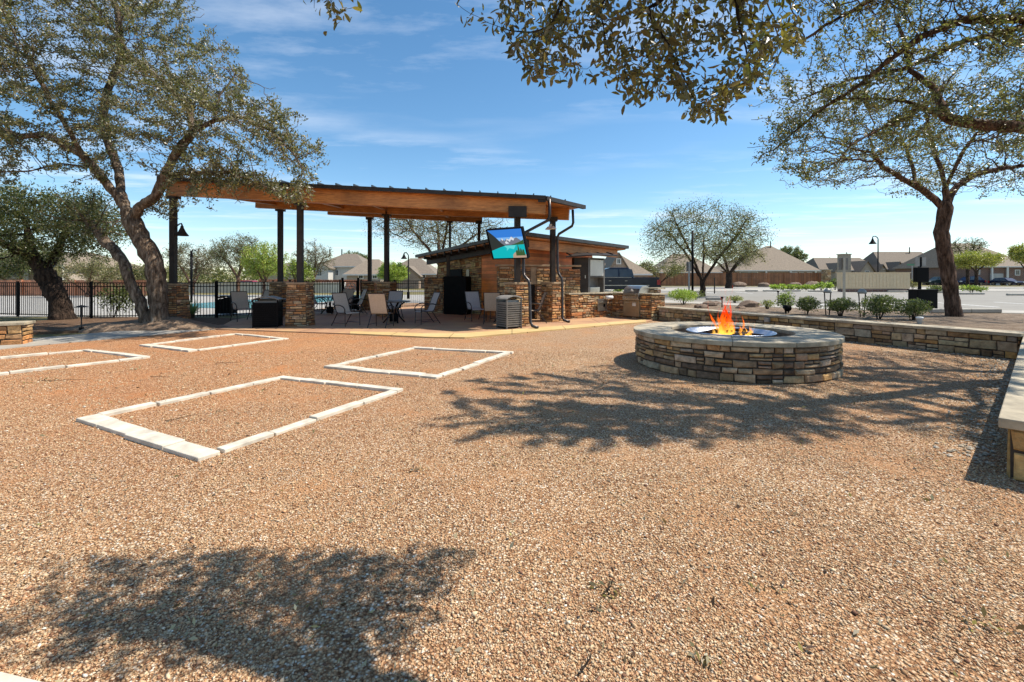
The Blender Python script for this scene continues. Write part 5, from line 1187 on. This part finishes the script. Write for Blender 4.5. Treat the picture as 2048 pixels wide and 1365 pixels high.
# ---------------------------------------------------------------- houses
def house(label, x0, x1, D, zb, yr, ye, mat, roof, hip=True, dep=12, gables=(), win=(), door=None, garage=None, ridge=.35, pipes=(), group='houses around the green', roff=0, porch=None, rz=0):
    """x0,x1 px extent of the eave, yr/ye px of ridge/eave"""
    cx = (X(x0, D) + X(x1, D)) / 2; W = X(x1, D) - X(x0, D); ze = Z(ye, D); zt = Z(yr, D + dep / 2); t = thing('house', label, 'house', (cx, D, zb), rz, group)
    ze -= zb; zt -= zb; o = .5
    mb = MB(); mb.box((0, dep / 2, ze / 2), (W - 2 * o, dep - 2 * o, ze)); mb.build('wall', mat, t)
    mb = MB(); rx = W / 2 * (1 - ridge) if hip else W / 2 - .001
    vs = [(-W / 2, 0, ze), (W / 2, 0, ze), (W / 2, dep, ze), (-W / 2, dep, ze), (-W / 2 + (W / 2 - W / 2 * ridge if hip else 0) + roff, dep / 2, zt), (W / 2 - (W / 2 - W / 2 * ridge if hip else 0) + roff, dep / 2, zt)]
    vs2 = [(a, b, c - .15) for a, b, c in vs[:4]]
    mb.add(vs + vs2, [(0, 1, 5, 4), (1, 2, 5), (2, 3, 4, 5), (3, 0, 4), (6, 7, 1, 0), (7, 8, 2, 1), (8, 9, 3, 2), (9, 6, 0, 3), (9, 8, 7, 6)]); rf = mb.build('roof', roof, t)
    mb = MB(); mb.box((0, -.02, ze - .10), (W + .04, .06, .2)); mb.build('fascia', TRIM, t)
    for gx, gw, gh, gd in gables:
        x = X(gx, D) - cx; w_ = gw * D / F; h = gh * D / F; z = ze - .15
        mb = MB(); mb.add([(x - w_ / 2, -gd, 0.0), (x + w_ / 2, -gd, 0.0), (x + w_ / 2, -gd, z), (x, -gd, z + h), (x - w_ / 2, -gd, z), (x - w_ / 2, 1, 0), (x + w_ / 2, 1, 0), (x + w_ / 2, dep / 2, z), (x, dep / 2, z + h), (x - w_ / 2, dep / 2, z)], [(0, 1, 2, 3, 4), (0, 4, 9, 5), (1, 6, 7, 2)], 0)
        g = mb.build('gable', mat, t); mb = MB()
        for s in (-1, 1):
            a = Vector((x, -gd - .4, z + h + .12)); b = Vector((x + s * (w_ / 2 + .4), -gd - .4, z - .28)); mb.add([a, b, b + Vector((0, dep / 2 + gd, 0)), a + Vector((0, dep / 2 + gd, 0)), a - Vector((0, 0, .18)), b - Vector((0, 0, .18)), b + Vector((0, dep / 2 + gd, -.18)), a + Vector((0, dep / 2 + gd, -.18))], [(0, 1, 2, 3), (4, 7, 6, 5), (0, 4, 5, 1), (1, 5, 6, 2), (2, 6, 7, 3)])
        mb.build('gable_roof', roof, g)
    for wx, wy0, wy1, ww in win:
        x = X(wx, D) - cx; w_ = ww * D / F; z0_, z1_ = Z(wy1, D) - zb, Z(wy0, D) - zb; mb = MB(); yy = o - .04; gy = [g[3] for g in gables if abs(g[0] - wx) < g[1] / 2]
        if gy: yy = -gy[0] - .04
        mb.box((x, yy, (z0_ + z1_) / 2), (w_ + .25, .06, z1_ - z0_ + .25)); wf = mb.build('window', TRIM, t); mb = MB(); mb.box((x - w_ / 4, yy - .03, (z0_ + z1_) / 2), (w_ / 2 - .06, .04, z1_ - z0_)); mb.box((x + w_ / 4, yy - .03, (z0_ + z1_) / 2), (w_ / 2 - .06, .04, z1_ - z0_)); mb.build('pane', GLASS, wf)
    if garage:
        for gx, gw in garage:
            x = X(gx, D) - cx; w_ = gw * D / F; mb = MB(); mb.box((x, o - .04, 1.15), (w_, .06, 2.3)); mb.build('garage_door', GARAGE, t)
    if door:
        x = X(door, D) - cx; mb = MB(); mb.box((x, o - .05, 1.05), (1.0, .06, 2.1)); mb.build('door', BRONZE, t)
    if porch:
        for pxx in porch: mb = MB(); mb.box((X(pxx, D) - cx, -.0 + .12, ze / 2 - .1), (.3, .22, ze - .2)); mb.build('porch_column', TRIM, t)
    for pxx, hh in pipes: mb = MB(); mb.tube([(X(pxx, D + dep / 2) - cx, dep / 2 - .6, zt - .6), (X(pxx, D + dep / 2) - cx, dep / 2 - .6, zt + hh)], .12, 8); mb.build('vent_pipe', BRONZE, rf)
    return t
house('white two-storey house with hipped grey roof beyond the pool, left of the tall posts', 625, 732, 88, 0, 508, 533, STUC, SHING, win=((650, 540, 552, 9), (672, 541, 551, 6), (705, 541, 550, 7)), door=660, ridge=.25, pipes=((662, .9), (686, .9)), gables=((654, 26, 8, 2.5),))
house('low house with wide grey roof seen between the two tall middle posts', 685, 765, 74, 0, 519, 549, BRKP, SHING2, win=((720, 551, 557, 8), (748, 551, 557, 8)), ridge=.3)
house('grey roofed house right of the lamp, left of the bar hut', 762, 872, 80, 0, 517, 548, BRK, SHING, win=((790, 550, 557, 9), (845, 550, 557, 9)), ridge=.2, gables=((822, 40, 16, 2),))
house('low house with long roof beyond the pool trees, behind the grey oak', 520, 600, 95, 0, 526, 546, BRKP, SHING, win=((560, 548, 555, 8),), ridge=.4)
house('long brick house with deep porch roof at the far left edge', -160, 128, 52, 0, 505, 531, BRKP, SHING2, dep=12, win=((25, 538, 555, 16), (85, 538, 555, 16)), porch=(50, 122), ridge=.7)
house('house with steep grey roof directly behind the pickup truck', 1195, 1305, 62, .4, 505, 548, BRK, SHING2, hip=True, ridge=.05, gables=((1232, 48, 42, 1.5),), win=((1232, 520, 528, 6),))
house('tall-roofed house partly hidden by the round-headed oak', 1318, 1445, 95, .4, 508, 545, BRK, SHING2, ridge=.25, win=((1400, 549, 557, 10),))
hb = house('big house with broad brown hip roof and porch right of the round-headed oak', 1470, 1642, 92, .4, 492, 541, BRK, SHING2, ridge=.05, dep=16, porch=(1533, 1582, 1632), win=((1500, 545, 555, 34), (1592, 546, 553, 9), (1606, 546, 553, 7), (1622, 546, 553, 8)), roff=2.7, pipes=((1538, .9),))
house('gabled house row left of the lamp post, behind the mailbox cabinet', 1640, 1770, 120, .4, 516, 541, BRKP, SHING, ridge=.75, gables=((1668, 18, 15, 2), (1722, 26, 19, 2), (1752, 14, 12, 2)), win=((1668, 543, 549, 5), (1722, 543, 549, 7)), pipes=((1690, 1.5),))
mb = MB(); mb.box((X(1688, 112), 112, 5.2), (2.2, 1.6, 5.0)); mb.box((X(1688, 112), 112, 7.75), (2.5, 1.9, .2))
tag(mb.build('chimney_block', BRKP), 'square brown chimney block above the house roofs left of the lamp post', 'chimney')
house('gabled house row right of the lamp post, left of the slender oak trunk', 1766, 1900, 118, .4, 504, 538, BRKP, SHING, ridge=.75, gables=((1785, 14, 14, 2), (1803, 16, 12, 2.4), (1855, 22, 18, 2), (1872, 30, 20, 3)), win=((1785, 541, 548, 5), (1872, 541, 550, 7)), pipes=((1815, 1.2),), garage=((1830, 20),))
house('large house with high brown roof at the right edge', 1938, 2075, 88, .4, 487, 533, BRK2, SHING2, ridge=.45, dep=18, gables=(), garage=((1998, 27),), win=((1960, 540, 548, 7), (2040, 541, 550, 8)), porch=(1985, 2016))

# ---------------------------------------------------------------- vehicles
def wheel(t, x, y, r, w_=.22):
    mb = MB(); mb.tube([(x, y - w_ / 2, r), (x, y + w_ / 2, r)], r, 20); wf = mb.build('wheel', TIRE, t); mb = MB(); mb.tube([(x, y - w_ / 2 - .01, r), (x, y + w_ / 2 + .01, r)], r * .58, 14); mb.build('rim', STEEL, wf)
def vehicle(name, label, cat, loc, rz, prof, cabprof, W, paint, wheels, r=.36, group=None, tail=None, bed=None):
    """profiles in x,z side view; front at -x"""
    t = thing(name, label, cat, loc, rz, group); mb = MB(); n = len(prof)
    def extr(mb, pr, w0, w1, zc, m=0):
        k = len(pr); vs = []
        for s in (-1, 1):
            for x, z in pr: ww = w0 if z < zc else w1; vs.append((x, s * ww / 2, z))
        mb.add(vs, [tuple(range(k)), tuple(range(k, 2 * k))[::-1]] + [(i, k + i, k + (i + 1) % k, (i + 1) % k) for i in range(k)], m)
    extr(mb, prof, W, W, 9); mb.build('body', paint, t, bevel=.05)
    mb = MB(); extr(mb, cabprof, W - .12, W - .45, cabprof[0][1] + .1); mb.build('cabin', paint, t, bevel=.04)
    zl_ = cabprof[0][1]; xs = [p[0] for p in cabprof]; xm = (min(xs) + max(xs)) / 2; zt = max(p[1] for p in cabprof)
    tops = sorted([p[0] for p in cabprof if p[1] > zt - .15]); x0, x1 = tops[0], tops[-1]
    for s in (-1, 1):
        segs = 2 if x1 - x0 < 2.0 else 3
        for k in range(segs):
            a = x0 - .2 + (x1 - x0 + .4) * k / segs + .05; b = x0 - .2 + (x1 - x0 + .4) * (k + 1) / segs - .05; mb = MB()
            y0, y1 = s * ((W - .12) / 2 + .012), s * ((W - .45) / 2 + .03)
            zA, zB = zl_ + .07, zt - .12; f = .85
            vs = [(a, y0 - s * .0, zA), (b, y0, zA), (b - (.1 if k == segs - 1 else 0), y0 + (y1 - y0) * f, zB), (a + (.15 if k == 0 else 0), y0 + (y1 - y0) * f, zB)]
            mb.add(vs + [(v_[0], v_[1] - s * .04, v_[2]) for v_ in vs], BF if s < 0 else [g[::-1] for g in BF]); mb.build('window', GLASS, t)
    for s in (-1, 1):
        mb = MB(); mb.box(((xb_ := max(p[0] for p in prof)) * .0, s * (W / 2 + .008), zl_ * .58), (xb_ * 1.5, .02, .05)); mb.build('side_trim', STEEL, t)
        mb = MB(); mb.box((xm, s * ((W - .12) / 2 + .02), zl_ + .04), (x1 - x0 + .5, .02, .025)); mb.build('window_trim', STEEL, t)
        for hx in (xm - .35, xm + .75): mb = MB(); mb.box((hx, s * (W / 2 + .015), zl_ * .84), (.16, .03, .03)); mb.build('door_handle', STEEL, t)
    for x in wheels:
        for s in (-1, 1): wheel(t, x, s * (W / 2 - .1), r)
    xf = min(p[0] for p in prof); xb = max(p[0] for p in prof); zb_ = .8 * max(p[1] for p in prof) * .9
    for s in (-1, 1):
        mb = MB(); mb.box((xb - .08, s * (W / 2 - .08), zb_), (.24, .2, .34)); mb.build('tail_light', REDL, t); mb = MB(); mb.box((xf + .03, s * (W / 2 - .2), zb_ * .95), (.12, .34, .2)); mb.build('headlight', HEADL, t)
    return t
DK = M('black_paint', (.025, .03, .045), .2, .5, .2, 2, 0); BLU = M('blue_paint', (.012, .018, .05), .2, .3, .2, 2, 0); SIL = M('silver_paint', (.4, .42, .45), .25, .5, .1, 2, 0); GRN = M('dark_green_paint', (.03, .045, .045), .22, .3, .2, 2, 0); REDP = M('red_paint', (.30, .03, .03), .3, .2, .2, 2, 0)
tk = vehicle('pickup_truck', 'dark blue-black pickup truck parked behind the grills, tail to the right', 'pickup truck', (X(1228, 32), 32, .42), 0, [(-2.9, .45), (-2.9, .95), (-2.75, 1.12), (-1.35, 1.22), (1.1, 1.22), (1.15, 1.25), (2.85, 1.25), (2.9, .5), (2.5, .42), (-2.5, .42)],
    [(-1.45, 1.2), (-.75, 1.82), (-.4, 1.92), (.75, 1.92), (1.0, 1.8), (1.15, 1.2)], 2.0, DK, (-1.85, 1.85), .42)
def car(label, px, D, rz, paint, suv=False, z=.43, group='parked cars far across the lot'):
    h = .25 if suv else 0
    return vehicle('parked_car', label, 'car', (X(px, D), D, z), rz, [(-2.25, .35), (-2.3, .6), (-2.1, .78 + h * .4), (-1.1, .92 + h * .6), (2.1, .95 + h * .7), (2.3, .8), (2.3, .4)], [(-1.15, .88 + h * .6), (-.45, 1.36 + h), (.0, 1.45 + h * 1.2), (1.3, 1.42 + h * 1.2), (2.05 if suv else 1.9, .92 + h * .6)], 1.8, paint, (-1.4, 1.4), .33, group)
car('dark car parked just left of the slender oak trunk', 1876, 92, 0, GRN, True); car('dark blue van parked right of the slender oak trunk', 1938, 88, 0, BLU, True); car('dark green car parked right of the blue van', 1972, 92, .5, GRN)
car('small silver-white car with bonnet facing left by the garage', 1994, 96, 0, SIL); car('small dark blue car in front of the garage door', 2012, 84, PI / 2, BLU)
car('red car far behind the iron fence, left of the rear-left pier', 488, 60, .1, REDP, False, -.02)
# ---------------------------------------------------------------- lot furniture
mbx = thing('mailbox_cabinet', 'long cream bank of mailbox units on a dark brick base across the lot', 'mailboxes', (X(1683, 40), 40, .43)); L = X(1820, 40) - X(1683, 40)
mb = MB(); mb.box((L / 2, .3, .14), (L - .1, .55, .28)); mb.build('brick_base', BRK2, mbx)
mb = MB(); mb.box((L / 2, .3, .28 + .70), (L, .6, 1.38)); mb.box((L / 2, .3, 1.70), (L + .1, .7, .06)); mb.build('cabinet', MAILM, mbx)
nU = 10; uw = L / nU
for k in range(nU):
    mb = MB(); 
    for j in range(2):
        cx = uw * k + uw * (.27 + .46 * j)
        for i in range(6 if (j + k) % 2 else 3):
            n_ = 6 if (j + k) % 2 else 3; hh = 1.2 / n_; mb.box((cx, -.01, .38 + hh * (i + .5)), (uw * .42, .02, hh - .03))
    mb.build('mailbox_door', MAILM, mbx)
def kerb(label, x0, x1, py, z, hh=.14):
    x, y, _ = G(x0, py, z); x2, y2, _ = G(x1, py, z); mb = MB(); mb.obox((x, y, z), (x2 - x, 0, 0), (0, .16, 0), (0, 0, hh)); o = mb.build('wheel_stop', CONC, None, bevel=.03); return tag(o, label, 'wheel stop', 'concrete wheel stops')
for k, (a, b, py) in enumerate(((1413, 1446, 600.5), (1864, 1933 + 72, 626.5), (1672, 1722, 613.5), (1492, 1516, 583.5), (1527, 1556, 583.5), (1566, 1602, 583.5), (1618, 1663, 584), (1692, 1748, 584.5), (1776, 1820, 584.8), (1918, 1970, 589.5), (2016, 2060, 591.5), (1858, 1888, 586))):
    kerb(['wheel stop at the lot edge below the round-headed oak', 'longest nearest wheel stop, behind the foot of the slender oak trunk', 'wheel stop behind the grey-green shrub at the white sign post', 'leftmost far wheel stop under the brown fence', 'second far wheel stop from the left', 'far wheel stop below the low bright shrubs', 'far wheel stop just left of the mailbox cabinet', 'far wheel stop in front of the left half of the mailboxes', 'far wheel stop in front of the right half of the mailboxes', 'wheel stop under the light green mound shrub', 'wheel stop at the right picture edge', 'wheel stop just left of the slender oak trunk, far side'][k], a, b, py, .415)
def signpost(label, px, D, ytop, wpx, hpx, z=.42, mat=GREYM, pole=TRIM):
    t = thing('sign_post', label, 'sign', (X(px, D), D, z), 0, 'signs seen from behind'); h = Z(ytop, D) - z; w_ = wpx * D / F; hh = hpx * D / F
    mb = MB(); mb.box((0, 0, h / 2), (.09, .05, h)); mb.build('post', pole, t); mb = MB(); mb.box((-.0, .04, h - hh / 2), (w_, .02, hh)); mb.build('sign_plate', mat, t, bevel=.004); return t
signpost('tall pale sign post with a blank grey-backed plate in front of the mailbox cabinet', 1688, 19.5, 516, 19, 24, z=.41, mat=TAUPE, pole=M('tan_post', (.40, .36, .29), .7, 0, .1, 4, 0))
signpost('small sign on a grey post left of the black pole beside the round-headed oak', 1378, 28, 524, 10, 19, mat=TAUPE, pole=GREYM)
mb = MB(); mb.tube([(X(1429, 36), 36, .4), (X(1429, 36), 36, Z(556, 36))], .05, 6); tag(mb.build('marker_post', BRONZE), 'short dark marker post in the verge right of the round-headed oak trunk', 'post')
ds = thing('waste_station', 'black dog waste station with box and large bin, left of the slender oak', 'waste bin', (X(1839, 16.2), 16.2, .41))
mb = MB(); mb.box((0, 0, .95), (.07, .07, 1.9)); mb.build('post', BLACK, ds)
mb = MB(); mb.box((0, -.06, Z(550, 16.2) - .41), (.44, .14, .52)); mb.build('bag_box', BLACK, ds, bevel=.01)
mb = MB(); mb.box((0, -.04, Z(524, 16.2) - .41), (.38, .02, .33)); mb.box((0, -.052, Z(524, 16.2) - .41), (.07, .01, .33), 0, 1); mb.build('sign_plate', [GREYM, BLACK], ds)
mb = MB(); mb.box((.02, -.1, Z(600, 16) - .41), (.70, .4, .72)); mb.box((.02, -.1, Z(580, 16) - .42), (.74, .44, .05)); mb.build('bin', BLACK, ds, bevel=.015)
st = thing('street_sign', 'small green street name sign on a thin post left of the waste station', 'sign', (X(1824, 55), 55, .42)); mb = MB(); mb.box((0, 0, 1.45), (.06, .06, 2.9)); mb.build('post', GREYM, st); mb = MB(); mb.box((-.2, -.04, 2.9), (.9, .03, .2)); mb.build('sign_plate', M('sign_green', (.05, .16, .08), .5, 0, .1, 4, 0), st)
def hoop(label, px, py, ytop, D=None, w=.2):
    x, y, _ = G(px, py, .41); h = Z(ytop, y) - .41; t = thing('hoop_light', label, 'path light', (x, y, .41), 0, 'slim garden lights in the bed')
    for s in (-1, 1): mb = MB(); mb.tube([(s * .05, 0, -.05), (s * w / 2, 0, h - .08)], .016, 8); mb.build('leg', BLACK, t, smooth=True)
    mb = MB(); mb.lathe([(.001, h + .05), (w * .3, h + .035), (w * .5, h - .02), (w * .58, h - .09), (w * .5, h - .1), (.001, h - .1)], (0, 0, 0), 16); mb.build('cap', GREYM, t, smooth=True)
hoop('black hoop light between the rounded dark shrub and the white sign post', 1655, 630, 580); hoop('black hoop light left of the largest rounded shrub', 1724, 634, 581)
def stake(label, px, py, ytop):
    x, y, _ = G(px, py, .41); h = Z(ytop, y) - .41; t = thing('stake_light', label, 'path light', (x, y, .41), 0, 'slim garden lights in the bed'); mb = MB(); mb.tube([(0, 0, -.05), (0, 0, h)], .022, 8); mb.build('stem', BLACK, t, smooth=True)
    mb = MB(); mb.tube([(0, 0, h - .05), (0, 0, h + .02)], [.045, .05], 10); mb.build('cap', BLACK, t)
stake('short black stake light left of the flames in the bed', 1444, 615, 595); stake('black leaning stake light left of the upright shrub', 1556, 613, 583)
x, y, _ = G(1572, 628, .41); t = thing('spotlight', 'round black spotlight low in the bed beside the upright shrub', 'light', (x, y, .41)); mb = MB(); mb.tube([(0, 0, 0), (0, 0, .12)], .02, 8); mb.build('stake', BLACK, t); mb = MB(); mb.tube([(0, .08, .22), (0, -.12, .18)], [.07, .11], 14); mb.build('lamp_head', BLACK, t, smooth=True)
x, y, _ = G(1839, 648, .41); mb = MB(); mb.lathe([(.001, -.02), (.05, -.02), (.055, .10), (.075, .11), (.075, .15), (.001, .155)], (x, y, .43), 16); tag(mb.build('drain_cap', WHITE, None, smooth=True), 'small white pipe cap in the bed below the black waste station', 'pipe cap')
x, y, _ = G(1630, 638, .41)
ob = thing('outlet_box', 'small grey outlet box on the long low wall just right of the flames', 'outlet box', (7.27, 12.93, .36), -1.1233)
mb = MB(); mb.box((0, -.03, 0), (.15, .07, .13)); mb.build('box_body', GREYM, ob, bevel=.006); mb = MB(); mb.box((0, -.072, 0), (.12, .012, .10)); mb.build('cover', GREYM, ob)
pl = PD(163, 655, 14.0); t = thing('path_light', 'thin path light with flat cap in the grass left of the mulch mound', 'path light', (X(163, 13.4), 13.4, .0)); mb = MB(); mb.tube([(0, 0, 0), (0, 0, .70)], .016, 8); mb.build('stem', BRONZE, t); mb = MB(); mb.lathe([(.001, .76), (.03, .75), (.17, .70), (.17, .69), (.001, .69)], (0, 0, 0), 18); mb.build('cap', BRONZE, t); mb = MB(); mb.tube([(0, 0, 0), (0, 0, .1)], .06, 10); mb.build('base', BLACK, t)
# rocks in bed
rr = random.Random(8)
def rock(label, x, y, z, r, seed, group='rocks in the planting bed'):
    bm = MB(); rg = random.Random(seed); n = 10; prof = []; vs = []
    for i in range(7):
        a = -PI / 2 + PI * i / 6
        for j in range(n):
            b = 2 * PI * j / n; k = rg.uniform(.82, 1.12); vs.append((x + r * 1.25 * math.cos(a) * math.cos(b) * k, y + r * math.cos(a) * math.sin(b) * k, z + r * .6 * math.sin(a) * k + r * .25))
    bm.add(vs, [(i * n + j, i * n + (j + 1) % n, (i + 1) * n + (j + 1) % n, (i + 1) * n + j) for i in range(6) for j in range(n)]); o = bm.build('rock', ROCK); return tag(o, label, 'rock', group)
for k, (px, py, r) in enumerate(((1402, 616, .28), (1420, 612, .35), (1432, 609, .25), (1498, 614, .42), (1512, 612, .26), (1480, 617, .2))):
    x, y, _ = G(px, py, .41); rock(['brown rock nearest the bright clipped shrub', 'larger brown rock left of the short stake light', 'small brown rock touching the short stake light', 'largest brown boulder just right of the flames', 'brown rock behind the largest boulder', 'little brown rock behind the flames, left of the boulder'][k], x, y, .38, r * .8, k)
for k, (px, py, r) in enumerate(((1590, 569, .9), (1624, 571, 1.1), (1478, 571, 1.0), (1528, 571, .9))):
    rock(['pinkish far rock under the brown fence, left of the stone pillar', 'far flat rock just left of the stone pillar', 'far rock at the foot of the low-crowned oak', 'far rock between the low-crowned oak and the bright shrubs'][k], X(px, 70), 70, .45, r * .9, 30 + k, 'rocks along the far fence')

# ---------------------------------------------------------------- loose gravel, leaf litter, twigs
def pebbles():
    rng = np.random.default_rng(2); n = 330000
    D = 1.45 + (9.5 - 1.45) * rng.uniform(0, 1, n) ** 1.9; x = rng.uniform(-1.16, 1.16, n) * D
    keep = np.ones(n, bool)
    keep &= ~(((x - fc[0]) ** 2 + (D - fc[1]) ** 2) < 1.66 ** 2)
    keep &= ~((D - 3.42) < (x - 3.8) * .87) | (x < 3.6)
    nz_ = np.sin(x * 2.3 + 2 * np.sin(D * 1.7)) + np.sin(D * 3.1 + 1.8 * np.sin(x * 2.9 + 1)) + .8 * np.sin(x * 6.1 + D * 4.7) + .6 * np.sin(x * 11 - D * 13)
    keep &= rng.uniform(0, 1, n) < np.clip(.72 + nz_ * .30, .12, 1)
    x, D = x[keep], D[keep]; n = len(x)
    s = rng.lognormal(math.log(.0041), .36, n) * np.clip(.9 + D * .07, 1, 1.5)
    b = np.array([(1, 0, 0), (0, 1, 0), (-1, 0, 0), (0, -1, 0), (0, 0, 1), (0, 0, -1)], float)
    f = np.array([(0, 1, 4), (1, 2, 4), (2, 3, 4), (3, 0, 4), (1, 0, 5), (2, 1, 5), (3, 2, 5), (0, 3, 5)])
    sc3 = np.stack([s * rng.uniform(.8, 1.7, n), s * rng.uniform(.7, 1.1, n), s * rng.uniform(.45, .8, n)], 1)
    V = b[None] * sc3[:, None] * rng.uniform(.75, 1.2, (n, 6, 1))
    a = rng.uniform(0, 2 * PI, n); t_ = rng.normal(0, .35, n); ca, sa, ct, st_ = np.cos(a), np.sin(a), np.cos(t_), np.sin(t_)
    X1 = V[:, :, 0] * ct[:, None] - V[:, :, 2] * st_[:, None]; Z1 = V[:, :, 0] * st_[:, None] + V[:, :, 2] * ct[:, None]
    X2 = X1 * ca[:, None] - V[:, :, 1] * sa[:, None]; Y2 = X1 * sa[:, None] + V[:, :, 1] * ca[:, None]
    V = np.stack([X2 + x[:, None], Y2 + D[:, None], Z1 + (s * .35)[:, None]], 2).reshape(-1, 3)
    Fc = (np.arange(n)[:, None, None] * 6 + f[None]).reshape(-1, 3)
    pal = np.array([(.50, .325, .18), (.56, .39, .225), (.42, .24, .12), (.61, .46, .29), (.33, .165, .085), (.54, .30, .155), (.66, .53, .38), (.56, .415, .26), (.22, .11, .065), (.74, .68, .56)])
    p = rng.choice(10, n, p=[.18, .17, .15, .10, .10, .12, .04, .08, .05, .01]); c = pal[p] * rng.uniform(.8, 1.2, (n, 1))
    o = npmesh('loose_gravel', V, Fc, PEB, None, np.repeat(c, 6, 0)); tag(o, 'loose tan and reddish pebbles covering the court', 'gravel', kind='stuff')
pebbles()
rng = np.random.default_rng(16)
def cobbles():
    vs = []; mb = MB()
    b = [(1, 0, 0), (0, 1, 0), (-1, 0, 0), (0, -1, 0), (0, 0, 1), (0, 0, -1)]; f = [(0, 1, 4), (1, 2, 4), (2, 3, 4), (3, 0, 4), (1, 0, 5), (2, 1, 5), (3, 2, 5), (0, 3, 5)]
    for k in range(1500):
        if k % 3: a, bq, n = Vector((9.45, 8.5)), Vector((3.9, 3.6)), Vector((-.658, .752))
        else: a, bq, n = Vector((9.45, 8.5)), Vector((6.9, 13.9)), Vector((-.905, -.424))
        o = abs(rng.normal(0, .20)) + .05; p = a.lerp(bq, rng.uniform()) + n * o; s_ = rng.uniform(.010, .024)
        c = [(.40, .34, .26), (.50, .44, .36), (.30, .26, .20), (.45, .33, .22)][rng.integers(4)]; q_ = rng.uniform(.6, 1.3, 3); t_ = rng.uniform(0, PI)
        mb.add([(p.x + (x * q_[0] * math.cos(t_) - y * q_[1] * math.sin(t_)) * s_, p.y + (x * q_[0] * math.sin(t_) + y * q_[1] * math.cos(t_)) * s_, s_ * .4 + z * s_ * .55 * q_[2]) for x, y, z in b], f, 0, c)
    tag(mb.build('river_stones', PEB, None, color=True), 'pale grey river stones strewn along the foot of the walls at right', 'stones', kind='stuff')
cobbles()
rng = np.random.default_rng(6)
C = []
for k in range(800):
    D = 1.5 + 9 * rng.uniform() ** 1.3; C.append((rng.uniform(-1.1, 1.1) * D, D, .014))
for cx, cy, n, s in ((1215, 1190, 26, .05), (1540, 1180, 12, .06), (1980, 1255, 30, .08), (1410, 1320, 14, .05), (835, 943, 14, .04), (85, 765, 30, .12), (430, 828, 12, .05), (270, 740, 10, .06), (400, 1240, 20, .12), (640, 1230, 16, .15)):
    g = G(cx, cy); C += [(g[0] + rng.normal(0, s), g[1] + rng.normal(0, s * .6), .016) for _ in range(n)]
C = np.array(C); keep = ((C[:, 0] - fc[0]) ** 2 + (C[:, 1] - fc[1]) ** 2) > 1.9 ** 2; keep &= ~((C[:, 0] > 3.5) & ((C[:, 1] - 3.42) < (C[:, 0] - 3.8) * .87))
lf = leafcloud('leaf_litter', C[keep], .040, [(.30, .25, .15), (.40, .34, .22), (.20, .14, .08), (.12, .07, .045), (.48, .43, .33)], LEAFB, None, rng, .4, -.2); tag(lf, 'dry oak leaves scattered over the gravel', 'leaf litter', kind='stuff')
def twig(label, px, py, L, a, seed):
    x, y, _ = G(px, py); rg = random.Random(seed); t = MB(); d = Vector((math.cos(a), math.sin(a), 0)); p0 = Vector((x, y, .018)); pts = [p0 + d * L * f + Vector((rg.uniform(-.01, .01), rg.uniform(-.01, .01), rg.uniform(0, .006))) for f in (0, .3, .6, 1)]
    t.tube(pts, [.004, .0035, .003, .0015], 5)
    for f in (1, 2): t.tube([pts[f], pts[f] + Vector((rg.uniform(-.06, .06), rg.uniform(-.06, .06), .01))], [.0025, .001], 5)
    tag(t.build('twig', BARKD), label, 'twig', 'twigs on the gravel')
twig('thin straight twig near the bottom centre of the gravel', 1165, 1355, .11, 1.0, 1); twig('forked dark twig in the centre foreground gravel', 1215, 1200, .12, 1.2, 2); twig('twig lying inside the nearest limestone frame', 330, 846, .35, .9, 3); twig('dark stick lying on gravel at the far left below the half-hidden frame', 85, 764, .6, .1, 4); twig('small dark stick left of the nearest frame', 300, 757, .3, 0, 5); twig('short dark twig between the frames', 430, 729, .4, .2, 6)
